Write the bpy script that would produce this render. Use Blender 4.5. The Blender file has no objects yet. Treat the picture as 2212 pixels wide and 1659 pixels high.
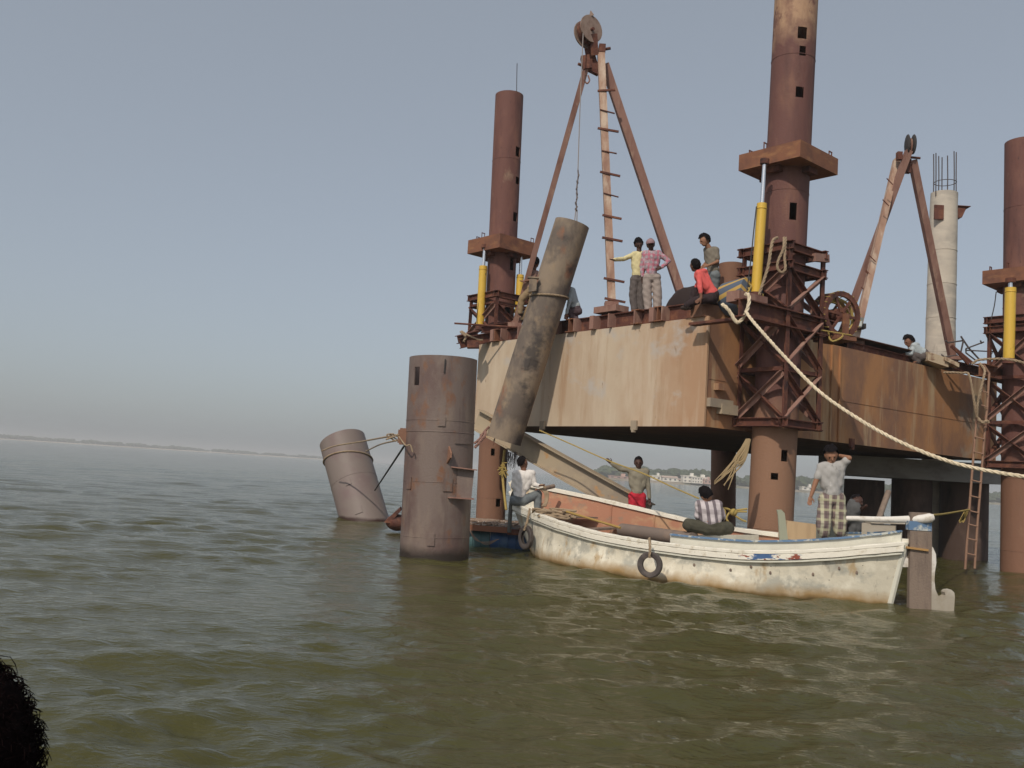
import bpy, math, random
import numpy as np
from mathutils import Vector, Matrix, noise
random.seed(7); rng=np.random.default_rng(5)
R=math.radians
sc=bpy.context.scene
C=sc.collection
# ---------------------------------------------------------------- camera
FPX=1995.; PITCH=5.36; ROLL=3.65; CAM=Vector((0,0,1.65))
cd=bpy.data.cameras.new('camera'); cam=bpy.data.objects.new('camera',cd); C.objects.link(cam)
cd.sensor_width=36; cd.lens=36*FPX/2212; cd.clip_start=.05; cd.clip_end=20000
CM=(Matrix.Rotation(R(90+PITCH),3,'X')@Matrix.Rotation(R(ROLL),3,'Z'))
cam.matrix_world=Matrix.Translation(CAM)@CM.to_4x4()
sc.camera=cam
# ---------------------------------------------------------------- sky, sun, exposure
SUN_AZ=(-.44,-.90); SUN_EL=43
w=bpy.data.worlds.new('World'); sc.world=w; w.use_nodes=True
nt=w.node_tree; bg=nt.nodes['Background']
sky=nt.nodes.new('ShaderNodeTexSky'); sky.sky_type='NISHITA'; sky.sun_disc=False
sky.sun_elevation=R(SUN_EL); sky.sun_rotation=math.atan2(SUN_AZ[0],SUN_AZ[1])
sky.air_density=1.0; sky.dust_density=2.2; sky.ozone_density=3.0
hs=nt.nodes.new('ShaderNodeHueSaturation'); hs.inputs['Saturation'].default_value=.66; hs.inputs['Value'].default_value=1.0
nt.links.new(sky.outputs[0],hs.inputs['Color']); 
hzmix=nt.nodes.new('ShaderNodeMix'); hzmix.data_type='RGBA'; hzmix.inputs[0].default_value=.55; hzmix.inputs[7].default_value=(2.78,3.04,3.26,1)   # thick river haze over the clear sky
nt.links.new(hs.outputs[0],hzmix.inputs[6]); nt.links.new(hzmix.outputs[2],bg.inputs[0])
bg.inputs[1].default_value=.125
sl=bpy.data.lights.new('sun','SUN'); sl.energy=2.4; sl.angle=R(.8); sl.color=(1,.90,.76)
so=bpy.data.objects.new('sun',sl); C.objects.link(so)
sd=Vector((SUN_AZ[0],SUN_AZ[1],math.tan(R(SUN_EL)))).normalized()
so.rotation_euler=sd.to_track_quat('Z','Y').to_euler(); so.location=(-20,-20,30)
vs=sc.view_settings; vs.view_transform='Standard'; vs.look='None'; vs.exposure=0; vs.gamma=1
# ---------------------------------------------------------------- measuring helpers (photo grid 2212 wide)
def ray(x,y): return CM@Vector(((x-1106)/FPX,-(y-829.5)/FPX,-1))
def at(x,y,Y):
    d=ray(x,y); return CAM+d*(Y/d.y)
def atz(x,y,z):
    d=ray(x,y); return CAM+d*((z-CAM.z)/d.z)
def m(px,Y): return px*Y/FPX
def zm(x0,y0,w,s=None):
    s=s or 2212/w
    return lambda a,b:((x0+a/s)/1.4756,(y0+b/s)/1.4756)
zA=zm(1380,180,720); zB=zm(1380,640,720); zC=zm(1700,0,400); zD=zm(2080,640,720); zE=zm(2240,0,600)
zF=zm(2180,900,600); zG=zm(2544,400,720); zH=zm(2664,840,600); zI=zm(980,1080,0,2.2417); zJ=zm(1440,1300,600)
zK=zm(1580,1350,800); zL=zm(2180,1400,600); zM=zm(2564,1400,0,2.86); zN=zm(2864,1100,0,2.2125); zO=zm(1850,1380,500)
zQ=zm(1900,700,500); zR=zm(2250,700,500); zS=zm(2550,1400,0,4.74); zT=zm(2100,1500,0,6.637); zU=zm(1580,1400,0,4.74)
V=Vector
# ---------------------------------------------------------------- mesh helpers
class MB:
    def __init__(s): s.v=[]; s.f=[]
    def add(s,vs,fs):
        n=len(s.v); s.v+= [tuple(p) for p in vs]; s.f+=[tuple(i+n for i in f) for f in fs]; return s
    def box(s,c,sx,sy,sz,ax=V((1,0,0)),ay=V((0,1,0)),az=V((0,0,1))):
        c=V(c); vs=[c+ax*(i*sx/2)+ay*(j*sy/2)+az*(k*sz/2) for i in(-1,1) for j in(-1,1) for k in(-1,1)]
        return s.add(vs,[(0,1,3,2),(4,6,7,5),(0,4,5,1),(2,3,7,6),(0,2,6,4),(1,5,7,3)])
    def prism(s,prof,p,q,up=V((0,0,1))):
        p,q,up=V(p),V(q),V(up); d=(q-p).normalized(); x=d.cross(up)
        if x.length<1e-4: x=d.cross(V((1,0,0)))
        x.normalize(); y=x.cross(d); n=len(prof)
        vs=[b+x*a+y*c for b in(p,q) for a,c in prof]
        fs=[(i,(i+1)%n,n+(i+1)%n,n+i) for i in range(n)]
        return s.add(vs,fs+[tuple(range(n-1,-1,-1)),tuple(range(n,2*n))])
    def bar(s,p,q,w,h=None,up=V((0,0,1))):
        h=h or w; return s.prism([(-w/2,-h/2),(w/2,-h/2),(w/2,h/2),(-w/2,h/2)],p,q,up)
    def ibeam(s,p,q,w,h,t=.02,up=V((0,0,1))):
        a,b=w/2,h/2; c=t/2
        return s.prism([(-a,-b),(a,-b),(a,-b+t),(c,-b+t),(c,b-t),(a,b-t),(a,b),(-a,b),(-a,b-t),(-c,b-t),(-c,-b+t),(-a,-b+t)],p,q,up)
    def angle(s,p,q,w,t=.012,up=V((0,0,1))):
        return s.prism([(-w/2,-w/2),(w/2,-w/2),(w/2,-w/2+t),(-w/2+t,-w/2+t),(-w/2+t,w/2),(-w/2,w/2)],p,q,up)
    def tube(s,pts,r,n=8,cap=True):
        pts=[V(p) for p in pts]; k=len(pts); rr=r if hasattr(r,'__len__') else [r]*k
        prev=None; vs=[]
        for i,p in enumerate(pts):
            d=(pts[min(i+1,k-1)]-pts[max(i-1,0)]).normalized()
            if prev is None:
                x=d.cross(V((0,0,1)))
                if x.length<1e-3: x=d.cross(V((1,0,0)))
            else: x=prev-d*prev.dot(d)
            x.normalize(); prev=x; y=d.cross(x)
            vs+=[p+(x*math.cos(2*math.pi*j/n)+y*math.sin(2*math.pi*j/n))*rr[i] for j in range(n)]
        fs=[(i*n+j,i*n+(j+1)%n,(i+1)*n+(j+1)%n,(i+1)*n+j) for i in range(k-1) for j in range(n)]
        if cap: fs+=[tuple(range(n-1,-1,-1)),tuple(range((k-1)*n,k*n))]
        return s.add(vs,fs)
    def cyl(s,p,q,r,r2=None,n=20): return s.tube([p,q],[r,r if r2 is None else r2],n)
    def poly(s,pts,th,nrm):
        nrm=V(nrm).normalized()*th; n=len(pts); vs=[V(p) for p in pts]+[V(p)+nrm for p in pts]
        return s.add(vs,[tuple(range(n)),tuple(range(2*n-1,n-1,-1))]+[(i,n+i,n+(i+1)%n,(i+1)%n) for i in range(n)])
    def torus(s,c,ax,Rr,r,n=32,k=8):
        c,ax=V(c),V(ax).normalized(); x=ax.orthogonal().normalized(); y=ax.cross(x); vs=[]
        for i in range(n):
            t=2*math.pi*i/n; d=x*math.cos(t)+y*math.sin(t)
            for j in range(k):
                u=2*math.pi*j/k; vs.append(c+d*(Rr+r*math.cos(u))+ax*(r*math.sin(u)))
        return s.add(vs,[(i*k+j,((i+1)%n)*k+j,((i+1)%n)*k+(j+1)%k,i*k+(j+1)%k) for i in range(n) for j in range(k)])
    def ell(s,c,rx,ry,rz,ax=V((1,0,0)),ay=V((0,1,0)),az=V((0,0,1)),n=14,k=10,fn=None):
        c=V(c); vs=[]
        for i in range(k+1):
            th=math.pi*i/k
            for j in range(n):
                ph=2*math.pi*j/n; a,b,d=math.sin(th)*math.cos(ph),math.sin(th)*math.sin(ph),math.cos(th)
                g=1+(fn(a,b,d) if fn else 0)
                vs.append(c+ax*(a*rx*g)+ay*(b*ry*g)+az*(d*rz*g))
        return s.add(vs,[(i*n+j,i*n+(j+1)%n,(i+1)*n+(j+1)%n,(i+1)*n+j) for i in range(k) for j in range(n)])
BASE={}
def tag(o,label=None,cat=None,group=None,kind=None):
    if label: o['label']=label
    if cat: o['category']=cat
    if group: o['group']=group
    if kind: o['kind']=kind
    return o
def thing(name,label,cat,base=(0,0,0),group=None):
    o=bpy.data.objects.new(name,None); C.objects.link(o); o.empty_display_size=.2; o.location=base; BASE[o.name]=V(base)
    return tag(o,label,cat,group)
def mesh_obj(name,me,parent,mat):
    o=bpy.data.objects.new(name,me); C.objects.link(o)
    if mat: me.materials.append(mat)
    if parent is not None:
        o.parent=parent
        if parent.name in BASE: o.location=-BASE[parent.name]
    return o
def obj(name,mb,mat,parent=None,smooth=False,ang=40):
    vs,fs=mb.v,mb.f; loc=None
    if parent is None:
        a=np.array(vs); c=V(((a[:,0].min()+a[:,0].max())/2,(a[:,1].min()+a[:,1].max())/2,a[:,2].min())); vs=[V(p)-c for p in vs]; loc=c
    me=bpy.data.meshes.new(name); me.from_pydata([tuple(p) for p in vs],[],fs); me.validate(); me.update()
    if smooth:
        me.shade_smooth()
        try: me.set_sharp_from_angle(angle=R(ang))
        except Exception: pass
    o=mesh_obj(name,me,parent,mat)
    if loc is not None: o.location=loc
    return o
def catmull(pts,n=8):
    pts=[V(p) for p in pts]; P=[pts[0]*2-pts[1]]+pts+[pts[-1]*2-pts[-2]]; out=[]
    for i in range(1,len(P)-2):
        a,b,c,d=P[i-1:i+3]
        for k in range(n):
            t=k/n; out.append(.5*((2*b)+(c-a)*t+(2*a-5*b+4*c-d)*t*t+(3*b-a-3*c+d)*t**3))
    out.append(pts[-1]); return out
def rope(pts,r,n=8,lay=True,smooth=8,strands=3,pitch=9):
    P=catmull(pts,smooth) if len(pts)>2 else [V(pts[0]).lerp(V(pts[1]),i/20) for i in range(21)]
    # three-strand laid rope
    if not lay: return MB().tube(P,r,6)
    L=[0]
    for a,b in zip(P,P[1:]): L.append(L[-1]+(b-a).length)
    step=r*1.1; N=max(8,min(1200,int(L[-1]/step))); Q=[]; j=0
    for i in range(N+1):
        t=L[-1]*i/N
        while j<len(L)-2 and L[j+1]<t: j+=1
        f=(t-L[j])/max(1e-9,L[j+1]-L[j]); Q.append(P[j].lerp(P[j+1],min(1,f)))
    mb=MB(); prev=None; fr=[]
    for i,p in enumerate(Q):
        d=(Q[min(i+1,N)]-Q[max(i-1,0)]).normalized()
        x=(d.cross(V((0,0,1))) if prev is None else prev-d*prev.dot(d))
        if x.length<1e-4: x=d.orthogonal()
        x.normalize(); prev=x; fr.append((x,d.cross(x)))
    for k in range(strands):
        pts2=[]
        for i,p in enumerate(Q):
            a=2*math.pi*k/strands+ (L[-1]*i/N)/(r*pitch)*2*math.pi
            x,y=fr[i]; pts2.append(p+(x*math.cos(a)+y*math.sin(a))*r*.5)
        mb.tube(pts2,r*.56,5)
    return mb
# ---------------------------------------------------------------- materials
def mat(name,base,rough=.8,layers=(),bump=0,bscale=20,metal=0,spec=.3,coord='Object'):
    """layers: (colour, scale xyz, lo, hi, detail) noise patches | ('z',colour,z0,z1,wobble) | ('stripe',colour,axis,freq,phase,width)"""
    mt=bpy.data.materials.new(name); mt.use_nodes=True; nt=mt.node_tree; N=nt.nodes; Lk=nt.links
    bs=N['Principled BSDF']; bs.inputs['Roughness'].default_value=rough; bs.inputs['Metallic'].default_value=metal
    bs.inputs['Specular IOR Level'].default_value=spec
    tc=N.new('ShaderNodeTexCoord').outputs[coord]
    col=None
    for i,l in enumerate(layers):
        if l[0] in('z','g'):
            if l[0]=='z': _,c,z0,z1,wob=l; axis=(0,0,1)
            else: _,c,axis,z0,z1,wob=l
            sp=N.new('ShaderNodeVectorMath'); sp.operation='DOT_PRODUCT'; Lk.new(tc,sp.inputs[0]); sp.inputs[1].default_value=axis
            nz=N.new('ShaderNodeTexNoise'); nz.inputs['Scale'].default_value=3; nz.inputs['Detail'].default_value=5; Lk.new(tc,nz.inputs['Vector'])
            a=N.new('ShaderNodeMath'); a.operation='MULTIPLY_ADD'; Lk.new(nz.outputs[0],a.inputs[0]); a.inputs[1].default_value=wob; Lk.new(sp.outputs['Value'],a.inputs[2])
            mr=N.new('ShaderNodeMapRange'); Lk.new(a.outputs[0],mr.inputs[0]); mr.inputs[1].default_value=z0+wob*.5; mr.inputs[2].default_value=z1+wob*.5; mr.inputs[3].default_value=1; mr.inputs[4].default_value=0; fac=mr.outputs[0]
            if len(c)>3:
                d=N.new('ShaderNodeMath'); d.operation='MULTIPLY'; Lk.new(fac,d.inputs[0]); d.inputs[1].default_value=c[3]; fac=d.outputs[0]
        elif l[0]=='stripe':
            _,c,axis,fr,ph,wd=l
            dp=N.new('ShaderNodeVectorMath'); dp.operation='DOT_PRODUCT'; Lk.new(tc,dp.inputs[0]); dp.inputs[1].default_value=axis
            a=N.new('ShaderNodeMath'); a.operation='MULTIPLY_ADD'; Lk.new(dp.outputs['Value'],a.inputs[0]); a.inputs[1].default_value=fr; a.inputs[2].default_value=ph
            b=N.new('ShaderNodeMath'); b.operation='FRACT'; Lk.new(a.outputs[0],b.inputs[0])
            c_=N.new('ShaderNodeMath'); c_.operation='LESS_THAN'; Lk.new(b.outputs[0],c_.inputs[0]); c_.inputs[1].default_value=wd
            d=N.new('ShaderNodeMath'); d.operation='MULTIPLY'; Lk.new(c_.outputs[0],d.inputs[0]); d.inputs[1].default_value=(c[3] if len(c)>3 else 1); fac=d.outputs[0]
        else:
            c,scl,lo,hi,det=l
            mp=N.new('ShaderNodeMapping'); mp.inputs['Scale'].default_value=scl if hasattr(scl,'__len__') else (scl,)*3
            mp.inputs['Location'].default_value=(i*3.7,i*1.3,i*2.1); Lk.new(tc,mp.inputs[0])
            nz=N.new('ShaderNodeTexNoise'); nz.inputs['Scale'].default_value=1; nz.inputs['Detail'].default_value=det; nz.inputs['Roughness'].default_value=.62; Lk.new(mp.outputs[0],nz.inputs['Vector'])
            mr=N.new('ShaderNodeMapRange'); Lk.new(nz.outputs[0],mr.inputs[0]); mr.inputs[1].default_value=lo; mr.inputs[2].default_value=hi; fac=mr.outputs[0]
            if len(c)>3:
                d=N.new('ShaderNodeMath'); d.operation='MULTIPLY'; Lk.new(fac,d.inputs[0]); d.inputs[1].default_value=c[3]; fac=d.outputs[0]
        mx=N.new('ShaderNodeMix'); mx.data_type='RGBA'; mx.clamp_factor=True
        Lk.new(fac,mx.inputs[0])
        if col is None: mx.inputs[6].default_value=(*base,1)
        else: Lk.new(col,mx.inputs[6])
        mx.inputs[7].default_value=(*c[:3],1); col=mx.outputs[2]
    if col is None: bs.inputs['Base Color'].default_value=(*base,1)
    else: Lk.new(col,bs.inputs['Base Color'])
    if bump:
        nz=N.new('ShaderNodeTexNoise'); nz.inputs['Scale'].default_value=bscale; nz.inputs['Detail'].default_value=6; Lk.new(tc,nz.inputs['Vector'])
        bp=N.new('ShaderNodeBump'); bp.inputs['Strength'].default_value=bump; bp.inputs['Distance'].default_value=.02; Lk.new(nz.outputs[0],bp.inputs['Height']); Lk.new(bp.outputs[0],bs.inputs['Normal'])
    return mt
RP=mat('rust_pile',(.165,.075,.062),.75,[((.23,.11,.08),(2.2,2.2,.9),.48,.72,6),((.09,.045,.042),(3,3,.5),.5,.75,5),((.30,.20,.14,.8),(1.6,1.6,1.1),.62,.72,8),((.05,.03,.03,.7),(20,20,6),.6,.75,4),('z',(.27,.145,.09,.7),2.3,2.9,.6)],.35,25)
RPT=mat('rust_pile_tall',(.165,.075,.062),.75,[((.43,.27,.17),(1.0,1.0,.8),.36,.46,8),((.17,.085,.065),(2.6,2.6,2),.55,.62,7),('z',(.155,.072,.062),10.6,11.3,1.6),((.22,.11,.08),(2.2,2.2,.9),.5,.72,6),((.09,.045,.042,.8),(3,3,.5),.5,.75,5),('z',(.30,.17,.105,.85),2.9,3.6,.6)],.35,25)
RB=mat('rust_frame',(.13,.05,.036),.8,[((.26,.11,.06),(5,5,5),.5,.75,6),((.045,.024,.024),(3,3,3),.5,.7,5)],.3,30)
RC=mat('rust_collar',(.24,.105,.06),.8,[((.15,.07,.05),(3,3,3),.45,.7,6),((.34,.17,.08),(2,2,6),.55,.75,5)],.3,30)
RD=mat('rust_derrick',(.30,.17,.135),.8,[((.20,.10,.08),(4,4,1),.45,.7,6),((.42,.28,.21),(6,6,1.5),.55,.75,5)],.2,30)
RLAD=mat('worn_derrick_paint',(.40,.25,.18),.8,[((.28,.16,.12),(4,4,1),.45,.7,6),((.58,.46,.36,.9),(5,5,1.5),.46,.66,7)],.3,30)
PAINT=mat('caisson_grey_brown',(.19,.142,.122),.6,[((.135,.085,.075),(1.1,1.1,.7),.44,.60,7),((.25,.19,.15),(2.0,2.0,.7),.52,.70,6),((.21,.10,.055),(3.5,3.5,2.2),.56,.68,7),((.09,.055,.05,.6),(5,5,.5),.58,.72,5),('z',(.03,.02,.014),.08,.24,.2)],.25,30,metal=.0,spec=.5)
CASE=mat('casing_grey_mauve',(.21,.17,.152),.55,[((.19,.135,.13),(1.5,1.5,1.5),.45,.7,6),((.45,.36,.28,.9),(9,9,2.5),.69,.74,5),('z',(.05,.025,.02),.05,.12,.1)],.15,30,metal=.0,spec=.3)
PIPE=mat('lowered_pipe',(.27,.21,.155),.8,[((.15,.12,.10),(1.5,1.5,.9),.46,.58,8),((.34,.25,.16),(1.5,1.5,1.1),.54,.66,7),((.26,.13,.08),(1.8,1.8,.9),.58,.68,7),((.06,.052,.05,.85),(1.1,1.1,1.3),.58,.66,8)],.4,14)
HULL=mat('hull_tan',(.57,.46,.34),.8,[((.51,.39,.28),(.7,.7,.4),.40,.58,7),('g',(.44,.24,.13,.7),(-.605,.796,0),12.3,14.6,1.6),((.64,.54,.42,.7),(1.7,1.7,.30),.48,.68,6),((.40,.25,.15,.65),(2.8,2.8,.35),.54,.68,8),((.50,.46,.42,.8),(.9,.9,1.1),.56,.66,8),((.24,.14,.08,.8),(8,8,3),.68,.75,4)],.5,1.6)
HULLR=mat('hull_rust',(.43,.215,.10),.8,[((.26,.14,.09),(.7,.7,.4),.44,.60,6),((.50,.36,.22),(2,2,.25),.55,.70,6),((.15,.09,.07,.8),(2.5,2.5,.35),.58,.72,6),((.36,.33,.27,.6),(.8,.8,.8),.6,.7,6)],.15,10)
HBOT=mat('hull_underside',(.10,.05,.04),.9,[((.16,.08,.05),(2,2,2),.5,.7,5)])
YEL=mat('jack_yellow',(.70,.45,.06),.45,[((.55,.33,.03),(6,6,3),.55,.75,6),((.10,.06,.03),(16,16,5),.68,.74,5)],.05,30,spec=.5)
CHROME=mat('rod_steel',(.75,.76,.78),.25,metal=.9)
DARK=mat('dark_steel',(.05,.045,.045),.7)
DECK=mat('deck_plate',(.22,.12,.08),.85,[((.12,.07,.055),(2,2,2),.45,.7,6)],.2,20)
ROPEW=mat('rope_cream',(.74,.63,.46),.9,[((.5,.4,.28),(8,8,8),.5,.75,4)])
ROPEY=mat('rope_yellow',(.42,.31,.10),.9,[((.38,.27,.09),(10,10,10),.45,.7,4)])
ROPET=mat('rope_tan',(.36,.27,.18),.9,[((.25,.18,.12),(10,10,10),.45,.7,4)])
WIRE=mat('wire_rope',(.33,.29,.27),.6,metal=.3)
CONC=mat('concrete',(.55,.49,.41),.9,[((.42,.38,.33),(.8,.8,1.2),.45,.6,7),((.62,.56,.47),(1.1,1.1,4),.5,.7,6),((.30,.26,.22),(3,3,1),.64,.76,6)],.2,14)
CONCD=mat('shaded_concrete',(.085,.055,.045),.9,[((.15,.10,.08),(1,1,.6),.5,.7,6),((.03,.022,.02),(2,2,.6),.5,.72,5)],.2,10)  # pier columns: shade under the platform is put into the concrete colour
CAPM=mat('cap_concrete',(.30,.28,.26),.9,[((.22,.2,.19),(1.5,1.5,3),.45,.65,6)],.2,14)
REBAR=mat('rebar',(.09,.075,.075),.7)
IB=mat('beam_tan',(.42,.34,.24),.7,[((.33,.27,.21),(1,1,1),.45,.6,6),((.48,.28,.13),(2.2,2.2,2.2),.60,.68,6),((.22,.15,.1),(9,9,9),.66,.74,5)],.1,10)
HULLW=mat('boat_white',(.72,.66,.53),.6,[((.48,.46,.39),(1.3,1.3,1.8),.48,.58,8),((.86,.80,.66),(2.2,2.2,2.2),.52,.62,7),((.50,.36,.20,.85),(3.2,3.2,1.6),.57,.66,7),((.34,.30,.24,.7),(5,5,2),.60,.68,6),((.10,.07,.05),(13,13,16),.70,.74,3),('z',(.42,.27,.12),.02,.22,.34),('z',(.08,.06,.025),-.04,.06,.14)],.3,12)
RAILM=mat('boat_rail',(.86,.81,.70),.6,[((.62,.55,.42),(6,6,6),.55,.7,6),((.25,.17,.11),(12,12,12),.68,.73,5)],.3,14)
RAILA=mat('boat_rail_aft',(.86,.81,.70),.6,[((.30,.08,.05),(5,5,12),.55,.58,5),((.07,.14,.30),(2.3,2.3,9),.53,.56,5),((.25,.17,.11),(12,12,12),.68,.73,5)],.3,14)
COAM=mat('boat_coaming',(.72,.70,.60),.6,[((.60,.57,.49),(2,2,2),.45,.7,6),((.3,.2,.12),(14,14,14),.7,.75,4)],.15,14)
BLUEP=mat('blue_trim',(.13,.22,.36),.6,[((.55,.56,.52),(7,7,9),.50,.58,6)],.1,14)
SALM=mat('boat_inside',(.46,.22,.14),.75,[((.52,.32,.19),(1.5,1.5,2.5),.50,.60,6),((.30,.24,.18),(2.1,2.1,3),.56,.66,7),((.66,.40,.25),(3,3,5),.64,.7,6)],.15,12)
PLYW=mat('plywood',(.50,.36,.22),.8,[((.4,.28,.17),(8,8,1),.45,.7,4)])
WOOD=mat('weathered_wood',(.25,.19,.15),.85,[((.16,.12,.1),(10,10,2),.45,.7,6)],.3,30)
TYRE=mat('tyre_rubber',(.075,.062,.058),.6,[((.16,.13,.115),(6,6,6),.5,.75,5)],.3,40)
DRUMB=mat('blue_drum',(.035,.09,.21),.45,[((.08,.14,.2),(3,3,3),.5,.75,5)])
DRUMT=mat('teal_drum',(.07,.14,.15),.5,[((.13,.16,.15),(3,3,3),.5,.75,5)])
WHP=mat('white_paint',(.78,.74,.68),.55,[((.5,.44,.36),(5,5,5),.52,.70,7),('z',(.32,.27,.20,.8),.22,.5,.35)],.2,20)
SKIN=mat('skin_brown',(.20,.095,.06),.6); SKIND=mat('skin_dark',(.075,.037,.028),.6); SKINM=mat('skin_medium',(.30,.15,.09),.6)
HAIR=mat('black_hair',(.010,.008,.009),.85,spec=.08)
def cloth(name,c,*lay): return mat(name,c,.9,list(lay)+[(tuple(x*.72 for x in c)+(.6,),(9,9,5),.5,.75,3)] if not lay else list(lay),.5,9)
# ---------------------------------------------------------------- water
def make_water():
    NA,NR=520,760; a=np.radians(np.linspace(-50,50,NA)); r=np.geomspace(1.6,170,NR)
    AA,RR=np.meshgrid(a,r); X=RR*np.sin(AA); Yy=RR*np.cos(AA)
    Z=np.zeros_like(X); cell=np.maximum(RR*(r[1]/r[0]-1),RR*(a[1]-a[0]))
    n=90
    for i in range(n):
        lam=.22*(14.)**(i/(n-1)); th=np.radians(90+12+rng.normal(0,34 if lam<1 else 24)); k=2*np.pi/lam
        amp=.0053*(lam/.8)**.85/ (1+ (lam/2.2)**3)
        ph=rng.uniform(0,2*np.pi); fade=np.clip((lam/cell-2.5)/3,0,1)
        u=k*(X*np.cos(th)+Yy*np.sin(th))+ph+.5*np.sin(.7*X/lam*.5+ph)
        s=np.sin(u); Z+=amp*fade*(s+.22*np.cos(2*u))
    env=.75+.35*np.sin(X*.35+Yy*.23)*np.sin(Yy*.31-X*.12+1)+.15*np.sin(X*.9-Yy*.5)
    Z*=env
    ed=np.clip((50-np.degrees(np.abs(AA)))/5,0,1)*np.clip((170-RR)/50,0,1); Z*=ed
    vs=np.stack([X,Yy,Z],-1).reshape(-1,3)
    i,j=np.meshgrid(np.arange(NR-1),np.arange(NA-1),indexing='ij'); b=(i*NA+j).ravel()
    fs=np.stack([b,b+1,b+NA+1,b+NA],-1)[:,::-1]
    # far sheet and the parts to the sides, flat
    fl=fs.tolist(); vl=vs.tolist(); base=len(vl)
    # outer ring to the horizon
    for rr in (900.,6400.):
        for q in range(NA): vl.append((rr*math.sin(a[q]),rr*math.cos(a[q]),0))
    last=(NR-1)*NA
    for q in range(NA-1):
        fl.append((last+q+1,last+q,base+q,base+q+1)[::-1]); fl.append((base+q+1,base+q,base+NA+q,base+NA+q+1)[::-1])
    # sides and back
    ang=[a[-1]+(2*math.pi-(a[-1]-a[0]))*q/24 for q in range(25)]; b2=len(vl)
    for rr in (1.6,170.,6400.):
        for t in ang: vl.append((rr*math.sin(t),rr*math.cos(t),0))
    for k2 in range(2):
        for q in range(24): fl.append((b2+k2*25+q,b2+(k2+1)*25+q,b2+(k2+1)*25+q+1,b2+k2*25+q+1))
    b3=len(vl); 
    for q in range(48): vl.append((1.6*math.sin(2*math.pi*q/48),1.6*math.cos(2*math.pi*q/48),0))
    fl.append(tuple(range(b3+47,b3-1,-1)))
    me=bpy.data.meshes.new('water'); me.from_pydata(vl,[],fl); me.update(); me.shade_smooth()
    mt=bpy.data.materials.new('river_water'); mt.use_nodes=True; N=mt.node_tree.nodes; Lk=mt.node_tree.links
    bs=N['Principled BSDF']; bs.inputs['Roughness'].default_value=.07; bs.inputs['IOR'].default_value=1.333; bs.inputs['Specular IOR Level'].default_value=.5
    tc=N.new('ShaderNodeTexCoord').outputs['Object']
    nz=N.new('ShaderNodeTexNoise'); nz.inputs['Scale'].default_value=.25; nz.inputs['Detail'].default_value=4; Lk.new(tc,nz.inputs['Vector'])
    cr=N.new('ShaderNodeMix'); cr.data_type='RGBA'; Lk.new(nz.outputs[0],cr.inputs[0]); cr.inputs[6].default_value=(.056,.056,.018,1); cr.inputs[7].default_value=(.076,.068,.021,1); Lk.new(cr.outputs[2],bs.inputs['Base Color'])
    mp=N.new('ShaderNodeMapping'); mp.inputs['Scale'].default_value=(1,2.2,1); mp.inputs['Rotation'].default_value=(0,0,R(-14)); Lk.new(tc,mp.inputs[0])
    prev=None
    for sc_,det,dist,st in ((14,4,.010,.8),(4.2,6,.035,.85),(1.3,4,.05,.25)):
        nn=N.new('ShaderNodeTexNoise'); nn.inputs['Scale'].default_value=sc_; nn.inputs['Detail'].default_value=det; nn.inputs['Distortion'].default_value=.6; Lk.new(mp.outputs[0],nn.inputs['Vector'])
        bp=N.new('ShaderNodeBump'); bp.inputs['Strength'].default_value=st; bp.inputs['Distance'].default_value=dist; Lk.new(nn.outputs[0],bp.inputs['Height'])
        if prev: Lk.new(prev,bp.inputs['Normal'])
        prev=bp.outputs[0]
    Lk.new(prev,bs.inputs['Normal'])
    o=mesh_obj('water',me,None,mt); o['kind']='structure'
make_water()
# ---------------------------------------------------------------- far shores
LAND=mat('shore_ground',(.30,.25,.19),.95,[((.10,.12,.06),(.03,.03,.03),.45,.6,5)])
SANDM=mat('shore_sand',(.55,.49,.40),.95,[((.4,.33,.26),(.02,.02,.02),.45,.65,5)])
TREEM=mat('shore_foliage',(.05,.07,.035),.9,[((.09,.11,.05),(.2,.2,.2),.45,.65,4)])
def strip(name,near,far,z,mt):
    mb=MB(); n=len(near); vs=[(x,y,-.4) for x,y in near]+[(x,y+3,z*.6) for x,y in near]+[(x,y,z) for x,y in far]
    fs=[(k*n+i,k*n+i+1,(k+1)*n+i+1,(k+1)*n+i) for k in range(2) for i in range(n-1)]
    mb.add(vs,fs); return tag(obj(name,mb,mt),kind='structure')
rs=np.random.default_rng(3)
xs=np.linspace(60,900,60); nr=[(x,560+12*math.sin(x*.03)+8*math.sin(x*.11)+abs(x-300)*.12-(60-x)*.0) for x in xs]
strip('right_shore',nr,[(x*1.5,y+420) for x,y in nr],1.6,LAND)
xs=np.linspace(-1500,-290,60); nl=[(x,1250+30*math.sin(x*.006)+(x+1500)*.42) for x in xs]
strip('left_shore',nl,[(x*1.05,y+700) for x,y in nl],2.2,SANDM)
def canopy(name,label,spots):
    mb=MB()
    for x,y,z,h,wd in spots:
        for k in range(7):
            cx,cy,cz=x+rs.normal(0,wd*.35),y+rs.normal(0,wd*.35),z+h*rs.uniform(.35,.8)
            s=wd*rs.uniform(.25,.5)
            mb.ell((cx,cy,cz),s,s,min(s,h*.4)*rs.uniform(.7,1),n=7,k=5,fn=lambda a,b,c:rs.uniform(-.3,.25))
    return tag(obj(name,mb,TREEM),label,'trees',kind='stuff')
sp=[]
for i in range(620):
    t=rs.uniform(0,1); x=70+820*t; y=(568 if rs.uniform()<.2 else 598)+rs.uniform(0,90)**1+abs(x-300)*.12; sp.append((x,y,1,rs.uniform(3.5,8.5)*(1.15 if x<150 or 190<x<230 else .9),rs.uniform(5,11)))
canopy('far_trees','hazy green trees along the far bank behind the sitting man',sp)
sp=[]
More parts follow.
